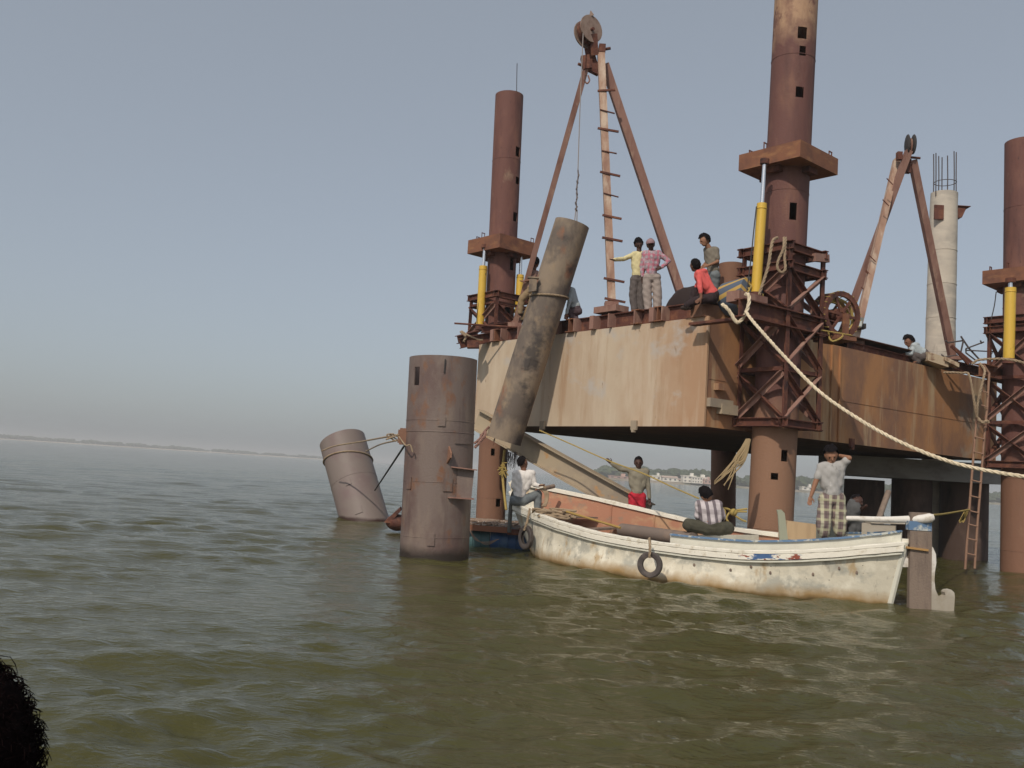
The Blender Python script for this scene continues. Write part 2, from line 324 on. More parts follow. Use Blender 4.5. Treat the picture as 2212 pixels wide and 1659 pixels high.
for i in range(260):
    x=rs.uniform(-1480,-330); y=1330+(x+1500)*.42+rs.uniform(0,120); sp.append((x,y,1,rs.uniform(2,8)*np.interp(x,[-1480,-900,-330],[1.6,1,.7]),rs.uniform(10,22)))
canopy('far_scrub','low hazy scrub along the sandy bank far left',sp)
HWH=mat('house_white',(.78,.74,.66),.8); HPK=mat('house_pink',(.55,.36,.30),.8); HDK=mat('window_dark',(.08,.08,.09),.4); HRF=mat('house_roof',(.55,.42,.34),.8)
def house(x,y,w_,d_,h_,label,wm=HWH,gable=False,nw=5,fl=2):
    h_*=.68; t=thing('far_house',label,'house',(x,y,1.2)); b=MB()
    b.box((x,y,1.2+h_/2),w_,d_,h_)
    obj('wall',b,wm,t)
    r_=MB()
    if gable: r_.prism([(-d_/2-.4,0),(d_/2+.4,0),(0,h_*.45)],(x-w_/2-.4,y,1.2+h_),(x+w_/2+.4,y,1.2+h_))
    else: r_.box((x,y,1.2+h_+.2),w_+.6,d_+.6,.4); r_.box((x+w_*.25,y,1.2+h_+1.2),w_*.2,d_*.5,1.6)
    obj('roof',r_,HRF if gable else wm,t)
    for f in range(fl):
        for i in range(nw):
            wx=x-w_/2+w_*(i+.5)/nw; wb=MB(); wb.box((wx,y-d_/2-.03,1.2+h_*(f+.55)/fl),w_/nw*.4,.08,h_/fl*.42); obj('window',wb,HDK,t)
hY=585
def hx(px,Y): return (at(px,1035,Y)).x
house(hx(1446,hY),hY,9,7,3.6,'cream gabled house among trees on the far bank',gable=True,nw=3,fl=1)
house(hx(1462,hY+8),hY+8,5,6,2.4,'small cream shed right of the gabled house on the far bank',gable=True,nw=2,fl=1)
house(hx(1487,hY),hY,8,8,6.2,'white two storey house left of the longest white building on the far bank',nw=3)
house(hx(1509,hY-4),hY-4,10,8,5.4,'longest white building on the far bank with many windows',nw=6)
house(hx(1526,hY-8),hY-8,4.5,8,3.6,'low pinkish house right of the longest white building',HPK,nw=2,fl=1)
house(hx(1416,hY+20),hY+20,6,7,4.6,'pale small house farthest left on the far bank',nw=2,fl=1)
house(hx(1335,hY-5),hY-5,12,7,1.6,'low pinkish wall of a hut at the water by the waving trees',HPK,nw=3,fl=1)
house(hx(1742,hY),hY,7,7,3,'small pale house on the far bank right of the tall rusty leg',nw=2,fl=1)
# ---------------------------------------------------------------- platform geometry
K=.923
dL=V((-.605,.796,0)).normalized(); dR=V((dL.y,-dL.x,0)); UP=V((0,0,1))
P0=V((4.1*K,18,0)); LL=8.93*K; WW=13*K
ZT=at(1534,683,18).z; ZB=at(1520,921,18).z
DZ=ZT+.33
print('hull z',ZB,ZT)
P1=P0+dL*LL; P2=P0+dR*WW; P3=P1+dR*WW
def tY(px,p=P0,d=dR):  # distance along an edge at which it shows at column px (top edge)
    lo,hi=-2.,16.
    for _ in range(50):
        mid=(lo+hi)/2; q=p+d*mid; q=V((q.x,q.y,ZT)); x=at(px,700,q.y).x
        sgn=(q.x-x)*(1 if d is dR else -1)
        if sgn<0: lo=mid
        else: hi=mid
    return lo
plat=thing('jack_up_platform','large rusty steel pontoon platform raised on round legs above the river','platform',V((P0.x,P0.y,ZB)))
def quadbox(pts,z0,z1):
    n=len(pts); return [V((p.x,p.y,z0)) for p in pts]+[V((p.x,p.y,z1)) for p in pts]
def hullpart(name,idx,mt):
    pts=[P0,P0+dR*WW,P3,P1+dR*.8,P1-dL*.45]
    v=quadbox(pts,ZB,ZT); n=5; allf={'L':[(4,0,5,9)],'R':[(0,1,6,5)],'B':[(1,2,7,6),(2,3,8,7),(3,4,9,8)],'U':[(0,4,3,2,1)],'T':[(5,6,7,8,9)]}
    fs=[f for k in idx for f in allf[k]]; used=sorted({i for f in fs for i in f}); mp={u:i for i,u in enumerate(used)}
    b=MB(); b.add([v[u] for u in used],[tuple(mp[i] for i in f) for f in fs]); return obj(name,b,mt,plat)
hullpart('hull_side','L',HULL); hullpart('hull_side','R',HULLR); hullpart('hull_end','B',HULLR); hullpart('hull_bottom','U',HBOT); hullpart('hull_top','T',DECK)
nL=V((-dR.x,-dR.y,0)); nR=V((-dL.x,-dL.y,0))
# weld ribs, corner strip
b=MB(); b.bar(V((P0.x,P0.y,ZB))+nL*.004+nR*.004,V((P0.x,P0.y,ZT))+nL*.004+nR*.004,.05,.05,up=dL); obj('corner_strip',b,HULL,plat)
for t_ in (tY(1816),tY(1798)):
    b=MB(); q=P0+dR*t_+nR*.02; b.bar(V((q.x,q.y,ZB+.02)),V((q.x,q.y,ZT-.02)),.045,.045,up=dR); obj('weld_rib',b,HULLR,plat)
for z_,mt_ in ((ZB+.95,HULLR),):
    b=MB(); q=V((P0.x,P0.y,z_))+nR*.006; b.bar(q+dR*.1,q+dR*(WW-.1),.006,.010); obj('weld_seam',b,mt_,plat)
# ledge and bracket near the corner, rust face
zl=at(*zF(420,1410),17.9).z
b=MB(); q=P0+nR*.06; b.bar(V((q.x,q.y,zl))+dR*.03,V((q.x,q.y,zl))+dR*.72,.12,.17); b.bar(V((q.x,q.y,zl-.1))+dR*.36,V((q.x,q.y,zl-.1))+dR*.85,.16,.2); obj('fender_ledge',b,IB,plat)
b=MB(); z_=at(*zF(440,1215),17.9).z; b.bar(V((q.x,q.y,z_))+dR*.25,V((q.x,q.y,z_))+dR*.5,.14,.13); obj('bracket',b,HULLR,plat)
for px,py,side in ((1187,921,0),(1383,921,0),(1845,955,1)):
    t_=tY(px,P0,dR if side else dL); q=P0+(dR if side else dL)*t_; nn=nR if side else nL
    b=MB(); c=V((q.x,q.y,ZB+.02))+nn*.03; b.box(c,.16,.05,.2,ax=dR if side else dL,ay=nn); b.box(c-UP*.12+nn*.01,.07,.07,.06,ax=dR if side else dL,ay=nn); obj('lug',b,IB if not side else RB,plat)
# deck edge: flange beam with web plates along the left edge
b=MB()
for a_,c_ in ((.1,LL-1.0),):
    q=P0+dR*.12; b.ibeam(V((q.x,q.y,ZT+.165))+dL*a_,V((q.x,q.y,ZT+.165))+dL*c_,.16,.326,.02)
obj('edge_beam',b,RB,plat)
for k,t_ in enumerate((1.15,1.45,1.95,2.75,3.3,3.9,4.6,5.2,6.0,6.7,7.1)):
    q=P0+dL*t_+dR*.0; b=MB(); b.box(V((q.x,q.y,ZT+.155)),.03+.10*(k%3==1),.24,.30,ax=dL,ay=dR)
    obj('stiffener_plate',b,RD,plat)
for t_ in (1.3,1.95,4.1,4.9,7.0):
    b=MB(); q=P0+dL*t_; b.ibeam(V((q.x,q.y,ZT+.16))+nL*.10,V((q.x,q.y,ZT+.16))+dR*(WW-2),.24,.312,.02); obj('cross_beam',b,RC,plat)
b=MB(); b.add(quadbox([P0+dR*.2+dL*.1,P0+dR*(WW-.2)+dL*.1,P3-dR*.2-dL*.6,P1+dR*.9-dL*.6],DZ,DZ+.012),[(0,3,2,1),(4,5,6,7),(0,1,5,4),(1,2,6,5),(2,3,7,6),(3,0,4,7)]); obj('deck_plate',b,DECK,plat)
# right edge low coaming beam
b=MB(); q=P0+dR*(tY(1852))+dL*.25; e=P0+dR*tY(1990)+dL*.25; b.ibeam(V((q.x,q.y,ZT+.12)),V((e.x,e.y,ZT+.1)),.14,.2,.02); obj('edge_beam',b,RB,plat)
# corner box plate at P0 (top right of left face)
b=MB(); q=P0+nL*.02; b.bar(V((q.x,q.y,ZT+.13))+dR*-.05+dL*.25,V((q.x,q.y,ZT+.13))+dR*1.15+dL*.1,.35,.26); obj('corner_box',b,HULLR,plat)
# ---------------------------------------------------------------- pipes with real slots
def pipe(mb,p,q,Rr,holes=(),th=.018,n=56,rows=10):
    """holes: (t0,t1,a0,a1), angle 0 faces the camera, + to the right"""
    p,q=V(p),V(q); d=(q-p).normalized(); f=(CAM-p); f-=d*f.dot(d); f.normalize(); s=f.cross(d)
    if s.x<0: s=-s
    ts=sorted(set([i/rows for i in range(rows+1)]+[h[k] for h in holes for k in(0,1)]))
    an=sorted(set([round(-math.pi+2*math.pi*i/n,6) for i in range(n)]+[round(h[k],6) for h in holes for k in(2,3)])); na=len(an)
    def inh(t,a): return any(h[0]<t<h[1] and h[2]<a<h[3] for h in holes)
    vs=[];fs=[]
    for rr in (Rr,Rr-th):
        for t in ts:
            c=p.lerp(q,t)
            for a in an: vs.append(c+(f*math.cos(a)+s*math.sin(a))*rr)
    M_=len(ts)*na
    def g(k,i,j): return k*M_+i*na+(j%na)
    solid=[[not inh((ts[i]+ts[i+1])/2,(an[j]+(an[j+1] if j+1<na else math.pi))/2) for j in range(na)] for i in range(len(ts)-1)]
    for i in range(len(ts)-1):
        for j in range(na):
            if not solid[i][j]: continue
            fs.append((g(0,i,j),g(0,i,j+1),g(0,i+1,j+1),g(0,i+1,j))); fs.append((g(1,i,j),g(1,i+1,j),g(1,i+1,j+1),g(1,i,j+1)))
            if i==0 or not solid[i-1][j]: fs.append((g(0,i,j),g(1,i,j),g(1,i,j+1),g(0,i,j+1)))
            if i==len(ts)-2 or not solid[i+1][j]: fs.append((g(0,i+1,j),g(0,i+1,j+1),g(1,i+1,j+1),g(1,i+1,j)))
            if not solid[i][j-1]: fs.append((g(0,i,j),g(0,i+1,j),g(1,i+1,j),g(1,i,j)))
            if not solid[i][(j+1)%na]: fs.append((g(0,i,j+1),g(1,i,j+1),g(1,i+1,j+1),g(0,i+1,j+1)))
    return mb.add(vs,fs)
def holes_px(p,q,Rr,Y,lst):
    """slots measured on the photo grid: (xc,yc,w,h)"""
    out=[]; L=(q-p).length
    d=(q-p).normalized(); s=V((0,1,0)).cross(d)*-1
    if s.x<0: s=-s
    for xc,yc,w_,h_ in lst:
        c=at(xc,yc,Y-Rr*.9); t=(c-p).dot(d)/L; off=(c-(p+d*(t*L))).dot(s); a=math.asin(max(-.97,min(.97,off/Rr)))
        hw=m(w_,Y)/2/Rr/max(.35,math.cos(a)); hh=m(h_,Y)/2/L; out.append((t-hh,t+hh,a-hw,a+hw))
    return out
def lerp_at(a,b,Y): return at(a[0],a[1],Y),at(b[0],b[1],Y)
def extend_to(p,q,z):  # continue line p->q down to height z
    d=q-p; return p+d*((z-p.z)/d.z)
def leg(top,bot,Y,Rr,hl,label,mt,zend=-2.0):
    a=at(*top,Y); b_=at(*bot,Y); lo=extend_to(a,b_,zend)
    t=thing('platform_leg',label,'leg',V((lo.x,lo.y,0)),'round steel legs of the platform')
    mb=MB(); pipe(mb,lo,a,Rr,holes_px(lo,a,Rr,Y,hl)); o=obj('leg_pipe',mb,mt,t,smooth=True)
    for k in range(1,6):   # weld rings
        c=lo.lerp(a,k/6+.03*(k%2)); d=(a-lo).normalized(); r_=MB(); r_.torus(c,d,Rr+.001,.007,40,6); obj('weld_ring',r_,mt,t,smooth=True)
    return t,lo,a
def collar(t,lo,a,corner_px,Y,size,hz,label=None,rot=4):
    """square collar round the leg: near corner measured"""
    zt=at(corner_px[0],corner_px[1],Y-size*.68).z; f=(zt-lo.z)/(a.z-lo.z); c=lo.lerp(a,f); c.z=zt-hz/2
    ax=(Matrix.Rotation(R(rot),3,'Z')@dL); ay=(Matrix.Rotation(R(rot),3,'Z')@dR)
    b=MB(); b.box(c,size,size,hz,ax=ax,ay=ay); o=obj('collar',b,RC,t)
    g=MB()
    for i,j in((1,0),(-1,0),(0,1),(0,-1)): g.box(c+ax*(i*size*.3)+ay*(j*size*.3)-UP*(hz/2+.06),.3,.3,.118,ax=ax,ay=ay)
    obj('collar_pad',g,RB,o)
    for i,j in ((.42,.42),(-.42,.42),(.1,-.44),(.44,-.30)):
        l=MB(); q=c+ax*(i*size)+ay*(j*size)+UP*(hz/2+.002)
        l.bar(q-ay*.05,q-ay*.05+UP*.15,.02); l.bar(q+ay*.05,q+ay*.05+UP*.15,.02); l.bar(q-ay*.06+UP*.14,q+ay*.06+UP*.14,.02); obj('lug_frame',l,RB,o)
    return c,ax,ay
YT=20.0*K
legT,loT,aT=leg((1723,-60),(1663,1150),YT,.44,[(*zE(1235,400),20,27),(*zE(1237,612),14,22),(*zE(1203,1095),17,24),(*zD(1430,112),15,38),(*zF(1290,590),14,26),(*zL(1245,200),13,24),(*zL(1132,442),15,14),(*zL(1212,900),11,17)],'tall mottled rusty leg in the middle, running out of the top of the frame',RPT)
cT,axT,ayT=collar(legT,loT,aT,(1722,302),YT,1.42,.34)
YLf=28.3*K
legL,loL,aL_=leg((1100.5,207),(1060,1105),YLf,.41,[(*zA(832,920),9,22),(*zA(832,1200),8,16),(*zA(808,1560),9,20),(*zB(775,590),8,38),(*zB(733,1070),12,14),(*zJ(545,1115),10,17),(*zJ(480,520),8,15)],'brown leg at the far left end with a thin rod on its open top',RP)
cL_,axL,ayL=collar(legL,loL,aL_,(1083,504),YLf,1.42,.40)
b=MB(); q=at(1116,200,YLf); b.tube([q,at(1116.5,160,YLf),at(1117,137,YLf)],.012,6); obj('thin_rod',b,DARK,legL)
YRt=24.5*K
legR,loR,aR_=leg((2214,308),(2206,1240),YRt,.46,[],'rusty leg cut by the right edge of the photo with orange collar',RP)
cR_,axR,ayR=collar(legR,loR,aR_,(2245,570),YRt,1.42,.34)
YB=33.9*K
legB,loB,aB_=leg((1566,600),(1562,1100),YB,.415,[],'dark leg standing in shade under the platform behind the sitting men',RP)
# short casing stub on deck behind the olive shirt man
p_,q_=at(1578,668,19.9),at(1580,571,19.9); mb=MB(); pipe(mb,V((p_.x,p_.y,DZ+.012)),q_,m(27,19.9)); tag(obj('short_pipe',mb,RP,smooth=True),'short upright rusty pipe standing on the deck left of the tall leg','pipe')
# ---------------------------------------------------------------- guide frames round the legs
def zat(px,py,Y): return at(px,py,Y).z
def guide_frame(c,s,levels,base_name='guide_frame',xb=True,ends=.12,posts=True,rot=0,ringw=.12):
    ax=Matrix.Rotation(R(rot),3,'Z')@dL; ay=Matrix.Rotation(R(rot),3,'Z')@dR
    root=MB()
    cs=[(-1,-1),(-1,1),(1,1),(1,-1)]
    def pt(i,z,e=0): return V((c.x,c.y,z))+ax*(cs[i][0]*s/2)+ay*(cs[i][1]*s/2)
    zlo,zhi=levels[0][0],levels[-1][0]
    # base part: plates that clamp the frame to the hull
    root.box(V((c.x,c.y,levels[0][0]-.02)),s+.06,s+.06,.03,ax=ax,ay=ay)
    # open the middle by using four strips instead
    root=MB()
    for i in range(4):
        a,b_=pt(i,zlo-.06),pt((i+1)%4,zlo-.06); root.bar(a,b_,.16,.02)
    g=obj(base_name,root,RB,plat)
    for i in range(4):
        p=MB(); p.angle(pt(i,zlo-.05),pt(i,zhi+.02),.11,.014,up=ax); obj('post',p,RB,g)
    for z,kind in levels:
        for i in range(4):
            a,b_=pt(i,z),pt((i+1)%4,z); d=(b_-a).normalized(); q=MB()
            off=.012*(i%2)
            if kind=='I': q.ibeam(a-d*ends+UP*off,b_+d*ends+UP*off,.12,.17,.016)
            elif kind=='L': q.angle(a+UP*off,b_+UP*off,.09,.012)
            else: continue
            obj('ring_beam',q,RB,g)
    for (z0,k0),(z1,k1) in zip(levels,levels[1:]):
        if z1-z0<.45: continue
        for i in range(4):
            a0,b0,a1,b1=pt(i,z0+.08),pt((i+1)%4,z0+.08),pt(i,z1-.08),pt((i+1)%4,z1-.08)
            nrm=((a0+b0)/2-V((c.x,c.y,a0.z))).normalized()
            q=MB(); q.angle(a0+nrm*.06,b1+nrm*.06,.10,.012,up=nrm); obj('brace',q,RD,g)  # outer braces get the paler rust, their sunlit look put into the colour
            q=MB(); q.angle(a1+nrm*.03,b0+nrm*.03,.10,.012,up=nrm); obj('brace',q,RB,g)
    return g,ax,ay,pt
fc=V(((aT.x+loT.x)/2,YT,0)); tt=(4.5-loT.z)/(aT.z-loT.z); fc=loT.lerp(aT,tt)
YC=YT-.75
sT=1.10
gT,gx,gy,ptT=guide_frame(fc,sT,[(zat(1676,912,YC),'I'),(zat(1676,795,YC),'L'),(zat(1676,675,YC),'L'),(zat(1680,572,YC),'I'),(zat(1682,530,YC),'I')])
# heavy I beam carrying the frame, with a box on it
zb_=zat(1690,682,17.0); A_=at(1596,660,16.85); A_.z=zb_+.12
st=V((A_.x,A_.y,zat(1600,664,A_.y))); en=st+dR*3.0; b=MB(); b.ibeam(st,en,.22,.34,.022); obj('carrier_beam',b,RB,plat)
b=MB(); q=st+dR*.12+dL*.25+UP*.26; b.bar(q,q+dR*.85,.3,.2); obj('support_box',b,RD,plat)
b=MB(); q=st+dR*.2-UP*.15; b.bar(V((q.x,q.y,st.z-.18))+dL*1.3,V((q.x,q.y,st.z-.18))-dL*.2,.2,.05); b.bar(V((q.x,q.y,st.z-.18))+dR*2.3+dL*1.3,V((q.x,q.y,st.z-.18))+dR*2.3-dL*.1,.2,.05); obj('carrier_plate',b,RB,plat)
b=MB(); q=ptT(1,zat(1760,545,YC)); b.bar(q-dR*.35+dL*-.05,q+dR*.12-dL*.05+UP*.06,.1,.16); obj('side_plate',b,RD,plat)
# left frame
fl_=loL.lerp(aL_,(5.4-loL.z)/(aL_.z-loL.z)); YCl=YLf-.7
guide_frame(fl_,1.25,[(DZ+.05,'I'),(zat(1083,655,YCl),'L'),(zat(1083,638,YCl),'I')],ends=.1)
# right frame
fr_=loR.lerp(aR_,(4.2-loR.z)/(aR_.z-loR.z)); YCr=YRt-.75
guide_frame(fr_,1.15,[(zat(2212,1005,YCr),'I'),(zat(2212,912,YCr),'L'),(zat(2212,812,YCr),'L'),(zat(2212,705,YCr),'I'),(zat(2212,683,YCr),'I')])
b=MB(); q=at(2115,800,22.2); q.z=zat(2140,800,22.2); b.ibeam(q,q+dR*3.0,.26,.30,.02); obj('carrier_beam',b,RC,plat)
b=MB(); q=at(2060,790,23.0); b.ibeam(q,q+dR*1.6,.2,.22,.02); obj('carrier_beam',b,RB,plat)
# left end brackets on the hull top
for (x0,y0),(x1,y1),Y_,h_ in (((993,742),(1090,722),23.6,.26),((989,734),(1032,722),24.2,.22),((1040,712),(1120,700),24.0,.18)):
    b=MB(); b.ibeam(at(x0,y0,Y_),at(x1,y1,Y_+.4),.2,h_,.02); obj('end_beam',b,RB,plat)
b=MB(); b.bar(at(1022,752,23.4),at(1022,737,23.4),.3,.3); obj('end_block',b,RB,plat)
for za,zb2,Y_,r_ in ((zB(210,1200),zB(830,1240),23.0,.025),):
    b=MB(); b.tube([at(*za,Y_),at(*zb2,Y_)],r_,6); tag(obj('steel_rod',b,RB),'long thin rod sticking out left over the far deck corner','rod')
# ---------------------------------------------------------------- hydraulic jacks
def jack(top,mid,bot,Y,rw,label,Yt=None,hose=None):
    a,b_,c=at(*top,Yt or Y),at(*mid,Y),at(*bot,Y); t=thing('hydraulic_jack',label,'jack',c,'yellow hydraulic jacks')
    o=MB(); o.cyl(c,b_,rw); o.torus(b_.lerp(c,.06),(b_-c),rw,.012,20,6); obj('cylinder',o,YEL,t,smooth=True)
    o=MB(); o.cyl(b_,a,rw*.42); obj('rod',o,CHROME,t,smooth=True)
    o=MB(); o.cyl(c-(b_-c).normalized()*.12,c,rw*1.15); obj('end_mount',o,RB,t,smooth=True)
    o=MB(); o.cyl(a-(a-b_).normalized()*.07,a+(a-b_).normalized()*.03,rw*.9); obj('end_mount',o,RB,t,smooth=True)
    if hose:
        o=MB(); o.tube(catmull([at(x,y,Y-.08) for x,y in hose],5),.012,6); obj('hose',o,DARK,t)
jack((1652,347),(1646,440),(1633,632),YT-.62,m(11,17.8),'yellow jack beside the tall middle leg',hose=[(1634,446),(1628,500),(1622,560),(1612,640)])
jack((1048,531),(1044,575),(1037,704),YLf-.45,m(9,25.5),'longer yellow jack left of the far left leg',hose=[(1049,590),(1037,640),(1030,690),(1040,718)])
jack((1126,548),(1124,594),(1119,690),YLf-.1,m(8,26),'shorter yellow jack right of the far left leg')
jack((2183,604),(2183,622),(2179,775),YRt-.75,m(11.5,21.8),'yellow jack at the right edge under the orange collar',hose=[(2152,630),(2148,660),(2141,690)])
# ---------------------------------------------------------------- big caisson in the water
YCs=17.08
def stand_pipe(name,label,top,bot,Y,Rr,mt,holes=(),zend=-1.5,cat='pipe'):
    a,b_=at(*top,Y),at(*bot,Y); lo=extend_to(a,b_,zend); t=thing(name,label,cat,V((b_.x,b_.y,0)))
    mb=MB(); pipe(mb,lo,a,Rr,holes_px(lo,a,Rr,Y,holes),th=.02,n=72,rows=14); obj('shell',mb,mt,t,smooth=True); return t,lo,a
RC_=.63
cas,loC,aC=stand_pipe('steel_caisson','thick brown caisson standing upright in the water before the platform',(958,776),(938,1195),YCs,RC_,PAINT,[(*zI(764,260),11,39)])
def patch(t,lo,a,Rr,Y,x,y,w_,h_,mt,th=.02,name='patch_plate'):
    d=(a-lo).normalized(); c=at(x,y,Y-Rr*.85); tt=(c-lo).dot(d); ctr=lo+d*tt; s=V((1,0,0)); s=(s-d*s.dot(d)).normalized(); f=-s.cross(d)
    if f.y>0: f=-f
    off=(c-ctr).dot(s); an=math.asin(max(-.98,min(.98,off/Rr))); hw=m(w_,Y)/2/Rr/max(.3,math.cos(an)); n=6; vs=[]; hh=m(h_,Y)/2
    for rr in (Rr+.002,Rr+th):
        for k in (-1,1):
            for i in range(n+1):
                q=an-hw+2*hw*i/n; vs.append(ctr+d*(k*hh)+(f*math.cos(q)+s*math.sin(q))*rr)
    g=lambda r_,k,i:(r_*2+k)*(n+1)+i; fs=[]
    for i in range(n): fs+=[(g(1,0,i),g(1,0,i+1),g(1,1,i+1),g(1,1,i)),(g(0,0,i),g(1,0,i),g(1,0,i+1),g(0,0,i+1))[::-1],(g(0,1,i),g(1,1,i),g(1,1,i+1),g(0,1,i+1))]
    fs+=[(g(0,0,0),g(0,1,0),g(1,1,0),g(1,0,0)),(g(0,0,n),g(1,0,n),g(1,1,n),g(0,1,n))]
    b=MB(); b.add(vs,fs); return obj(name,b,mt,t)
for x,y,w_,h_ in ((*zI(962,592),15,20),(*zI(720,1030),11,25),(*zI(1003,1043),18,27),(*zI(885,1432),15,25),(*zI(1120,715),33,21)):
    patch(cas,loC,aC,RC_,YCs,x,y,w_,h_,PAINT)
for y,th_ in ((zI(0,580)[1],.006),(zI(0,662)[1],.008),(zI(0,1025)[1],.006),(zI(0,1425)[1],.006)):
    c=at(945,y,YCs-RC_); d=(aC-loC).normalized(); f=(c-loC).dot(d); r_=MB(); r_.torus(loC+d*f,d,RC_+.001,th_,60,6); obj('weld_ring',r_,PAINT,cas,smooth=True)
# overlapping plate strip at the top, wedge rib, channel bracket, hook box
b=MB(); b.bar(at(*zI(985,145),YCs-RC_-.01),at(*zI(977,240),YCs-RC_-.01),.02,.03,up=V((0,1,0))); obj('seam_bar',b,DARK,cas)
b=MB(); q0=at(*zI(1003,755),YCs-.55); q1=at(*zI(985,905),YCs-.55); b.poly([q0,at(*zI(1022,815),YCs-.75),at(*zI(1018,850),YCs-.75),q1],.03,(1,0,0)); obj('rib_plate',b,RP,cas)
Yb=YCs-.52
tl,tr,bl,br=at(*zI(1030,915),Yb),at(*zI(1212,938),Yb),at(*zI(1005,1132),Yb),at(*zI(1190,1145),Yb)
b=MB(); b.bar(tl,tr,.24,.02,up=UP); b.bar(bl,br,.24,.02,up=UP); obj('bracket_flange',b,RD,cas)
b=MB(); b.poly([tl+V((.03,.02,0)),tr+V((-.05,.02,0)),br+V((-.05,.02,0)),bl+V((.1,.02,0))],.02,(0,1,0)); obj('bracket_web',b,PAINT,cas)
b=MB(); q=at(*zI(687,698),YCs-.1); b.box(q,.13,.16,.30); b.box(q+V((-.03,-.0,.0)),.14,.1,.24); obj('mooring_box',b,RP,cas)
# ---------------------------------------------------------------- leaning casing
a_=at(727,950,26.5); b0=at(786,1118,26.5); axd=(a_-b0)
a_=a_+V((0,.95,0)); lo=extend_to(a_,b0,-1.2); lc=thing('leaning_casing','mauve grey steel casing leaning left half sunk in open water','pipe',V((b0.x,b0.y,0)))
RL=m(51.5,26.2); mb=MB(); pipe(mb,lo,a_,RL,(),th=.02,n=72,rows=14); obj('shell',mb,CASE,lc,smooth=True)
for x,y,w_,h_ in ((*zI(267,955),13,16),(*zI(353,1198),16,16)): patch(lc,lo,a_,RL,26.2,x,y,w_,h_,CASE)
b=MB(); d=(a_-lo).normalized(); f=(at(785,1000,25.9)-lo).dot(d); b.torus(lo+d*f,d,RL+.001,.006,60,6); obj('weld_ring',b,CASE,lc,smooth=True)
d_=(a_-lo).normalized()
# sling round it and lines to the caisson
s0=lo+d_*((at(735,965,26.2)-lo).dot(d_)); ring=[]
ex=V((1,0,0)); ex=(ex-d_*ex.dot(d_)).normalized(); ey=d_.cross(ex)
for k in range(25):
    t=2*math.pi*k/24; ring.append(s0+(ex*math.cos(t)+ey*math.sin(t))*(RL+.02)-d_*(.16*math.cos(t)))
kn=at(*zI(655,700),YCs-.15)
mb=rope(ring,.022,lay=False,smooth=2); r2=[at(*zI(105,800),25.5),at(*zI(200,765),24.9),at(*zI(380,735),23.2),at(*zI(600,695),18.4),kn]
mb.tube(catmull(r2,6),.02,6); mb.tube(catmull([at(*zI(416,805),25.6),at(*zI(520,755),20.5),kn-V((0,0,.06))],6),.016,6)
for k in range(6): mb.tube(catmull([kn+V((random.uniform(-.2,.1),random.uniform(-.05,.05),random.uniform(-.05,.1))),kn+V((random.uniform(-.25,0),0,random.uniform(-.08,.1))),kn+V((random.uniform(-.1,.05),.0,random.uniform(-.1,.05)))],4),.013,5)
mb.tube(catmull([kn,at(*zI(700,760),YCs-.6),at(*zI(735,760),YCs-.62),at(*zI(752,810),YCs-.62)],5),.014,6)
tag(obj('mooring_line',mb,ROPET,smooth=True),'tan mooring lines tying the leaning casing to the upright caisson','rope')
b=MB(); b.tube([at(*zI(692,765),YCs-.2),at(*zI(482,1082),25.75)],.02,8); tag(obj('steel_bar',b,DARK,smooth=True),'dark straight bar from caisson down to the leaning casing','bar')
# half sunk rusty wreck plate
Yw=22.5
b=MB(); b.poly([at(*zI(545,1312),Yw),at(*zI(660,1205),Yw),at(*zI(668,1230),Yw),at(*zI(590,1318),Yw)],.25,(0,1,.1)); b.ell(at(*zI(648,1312),Yw+.3),.30,.35,.20,n=24,k=14,fn=lambda a,b_,c_:.08*noise.noise(V((a*2,b_*2,c_*2))))
tag(obj('sunken_scrap',b,RB,smooth=True,ang=30),'rusty scrap plate poking out of the water left of the caisson','scrap')
# ---------------------------------------------------------------- tilted pipe being lowered
YP=21.2
pt_,pb_=at(1236,483,YP-.1),at(1088,952,YP+.2); RPp=m(38.5,YP)
tp=thing('hanging_pipe','brown streaked pipe hanging tilted from the tripod in front of the hull','pipe',pb_)
mb=MB(); pipe(mb,pb_,pt_,RPp,(),th=.02,n=64,rows=12); obj('shell',mb,PIPE,tp,smooth=True)
d=(pt_-pb_).normalized()
for f in (.12,.37,.66): 
    r_=MB(); r_.torus(pb_.lerp(pt_,f),d,RPp+.001,.006,56,6); obj('weld_ring',r_,PIPE,tp,smooth=True)
patch(tp,pb_,pt_,RPp,YP,*zB(912,1580),14,30,PIPE,th=.012)
b=MB(); c=at(*zB(1020,830),YP-RPp*.9); b.box(c-V((.1,0,0)),.18,.12,.30,ax=V((.95,.1,.25)).normalized()); b.box(c-V((.1,.0,-.17)),.26,.16,.03); obj('cleat_bracket',b,PIPE,tp)
b=MB(); b.tube([at(*zJ(520,310),YP-RPp+.38),at(*zJ(480,445),YP-RPp+.42)],.015,6); obj('short_bar',b,RP,tp)
# rope sling round the pipe
c0=pb_.lerp(pt_,.66); ex=V((1,0,0)); ex=(ex-d*ex.dot(d)).normalized(); ey=d.cross(ex); ring=[c0+(ex*math.cos(2*math.pi*k/24)+ey*math.sin(2*math.pi*k/24))*(RPp+.025)+d*(.1*math.cos(2*math.pi*k/24)) for k in range(25)]
tag(obj('rope_sling',rope(ring,.025,smooth=2),ROPET,smooth=True),'tan rope sling wrapped once round the hanging tilted pipe','rope')
# frayed roots / rope ends under the pipe
b=MB()
for k in range(26):
    q=at(*zJ(random.uniform(640,770),random.uniform(510,540)),YP+.5); b.tube([q,q+V((random.uniform(-.03,.05),0,-random.uniform(.1,.2))),q+V((random.uniform(-.05,.08),0,-random.uniform(.2,.42)))],[.008,.006,.003],4)
tag(obj('hanging_fibres',b,REBAR),'dark fibres dangling below the tilted pipe','fibres')
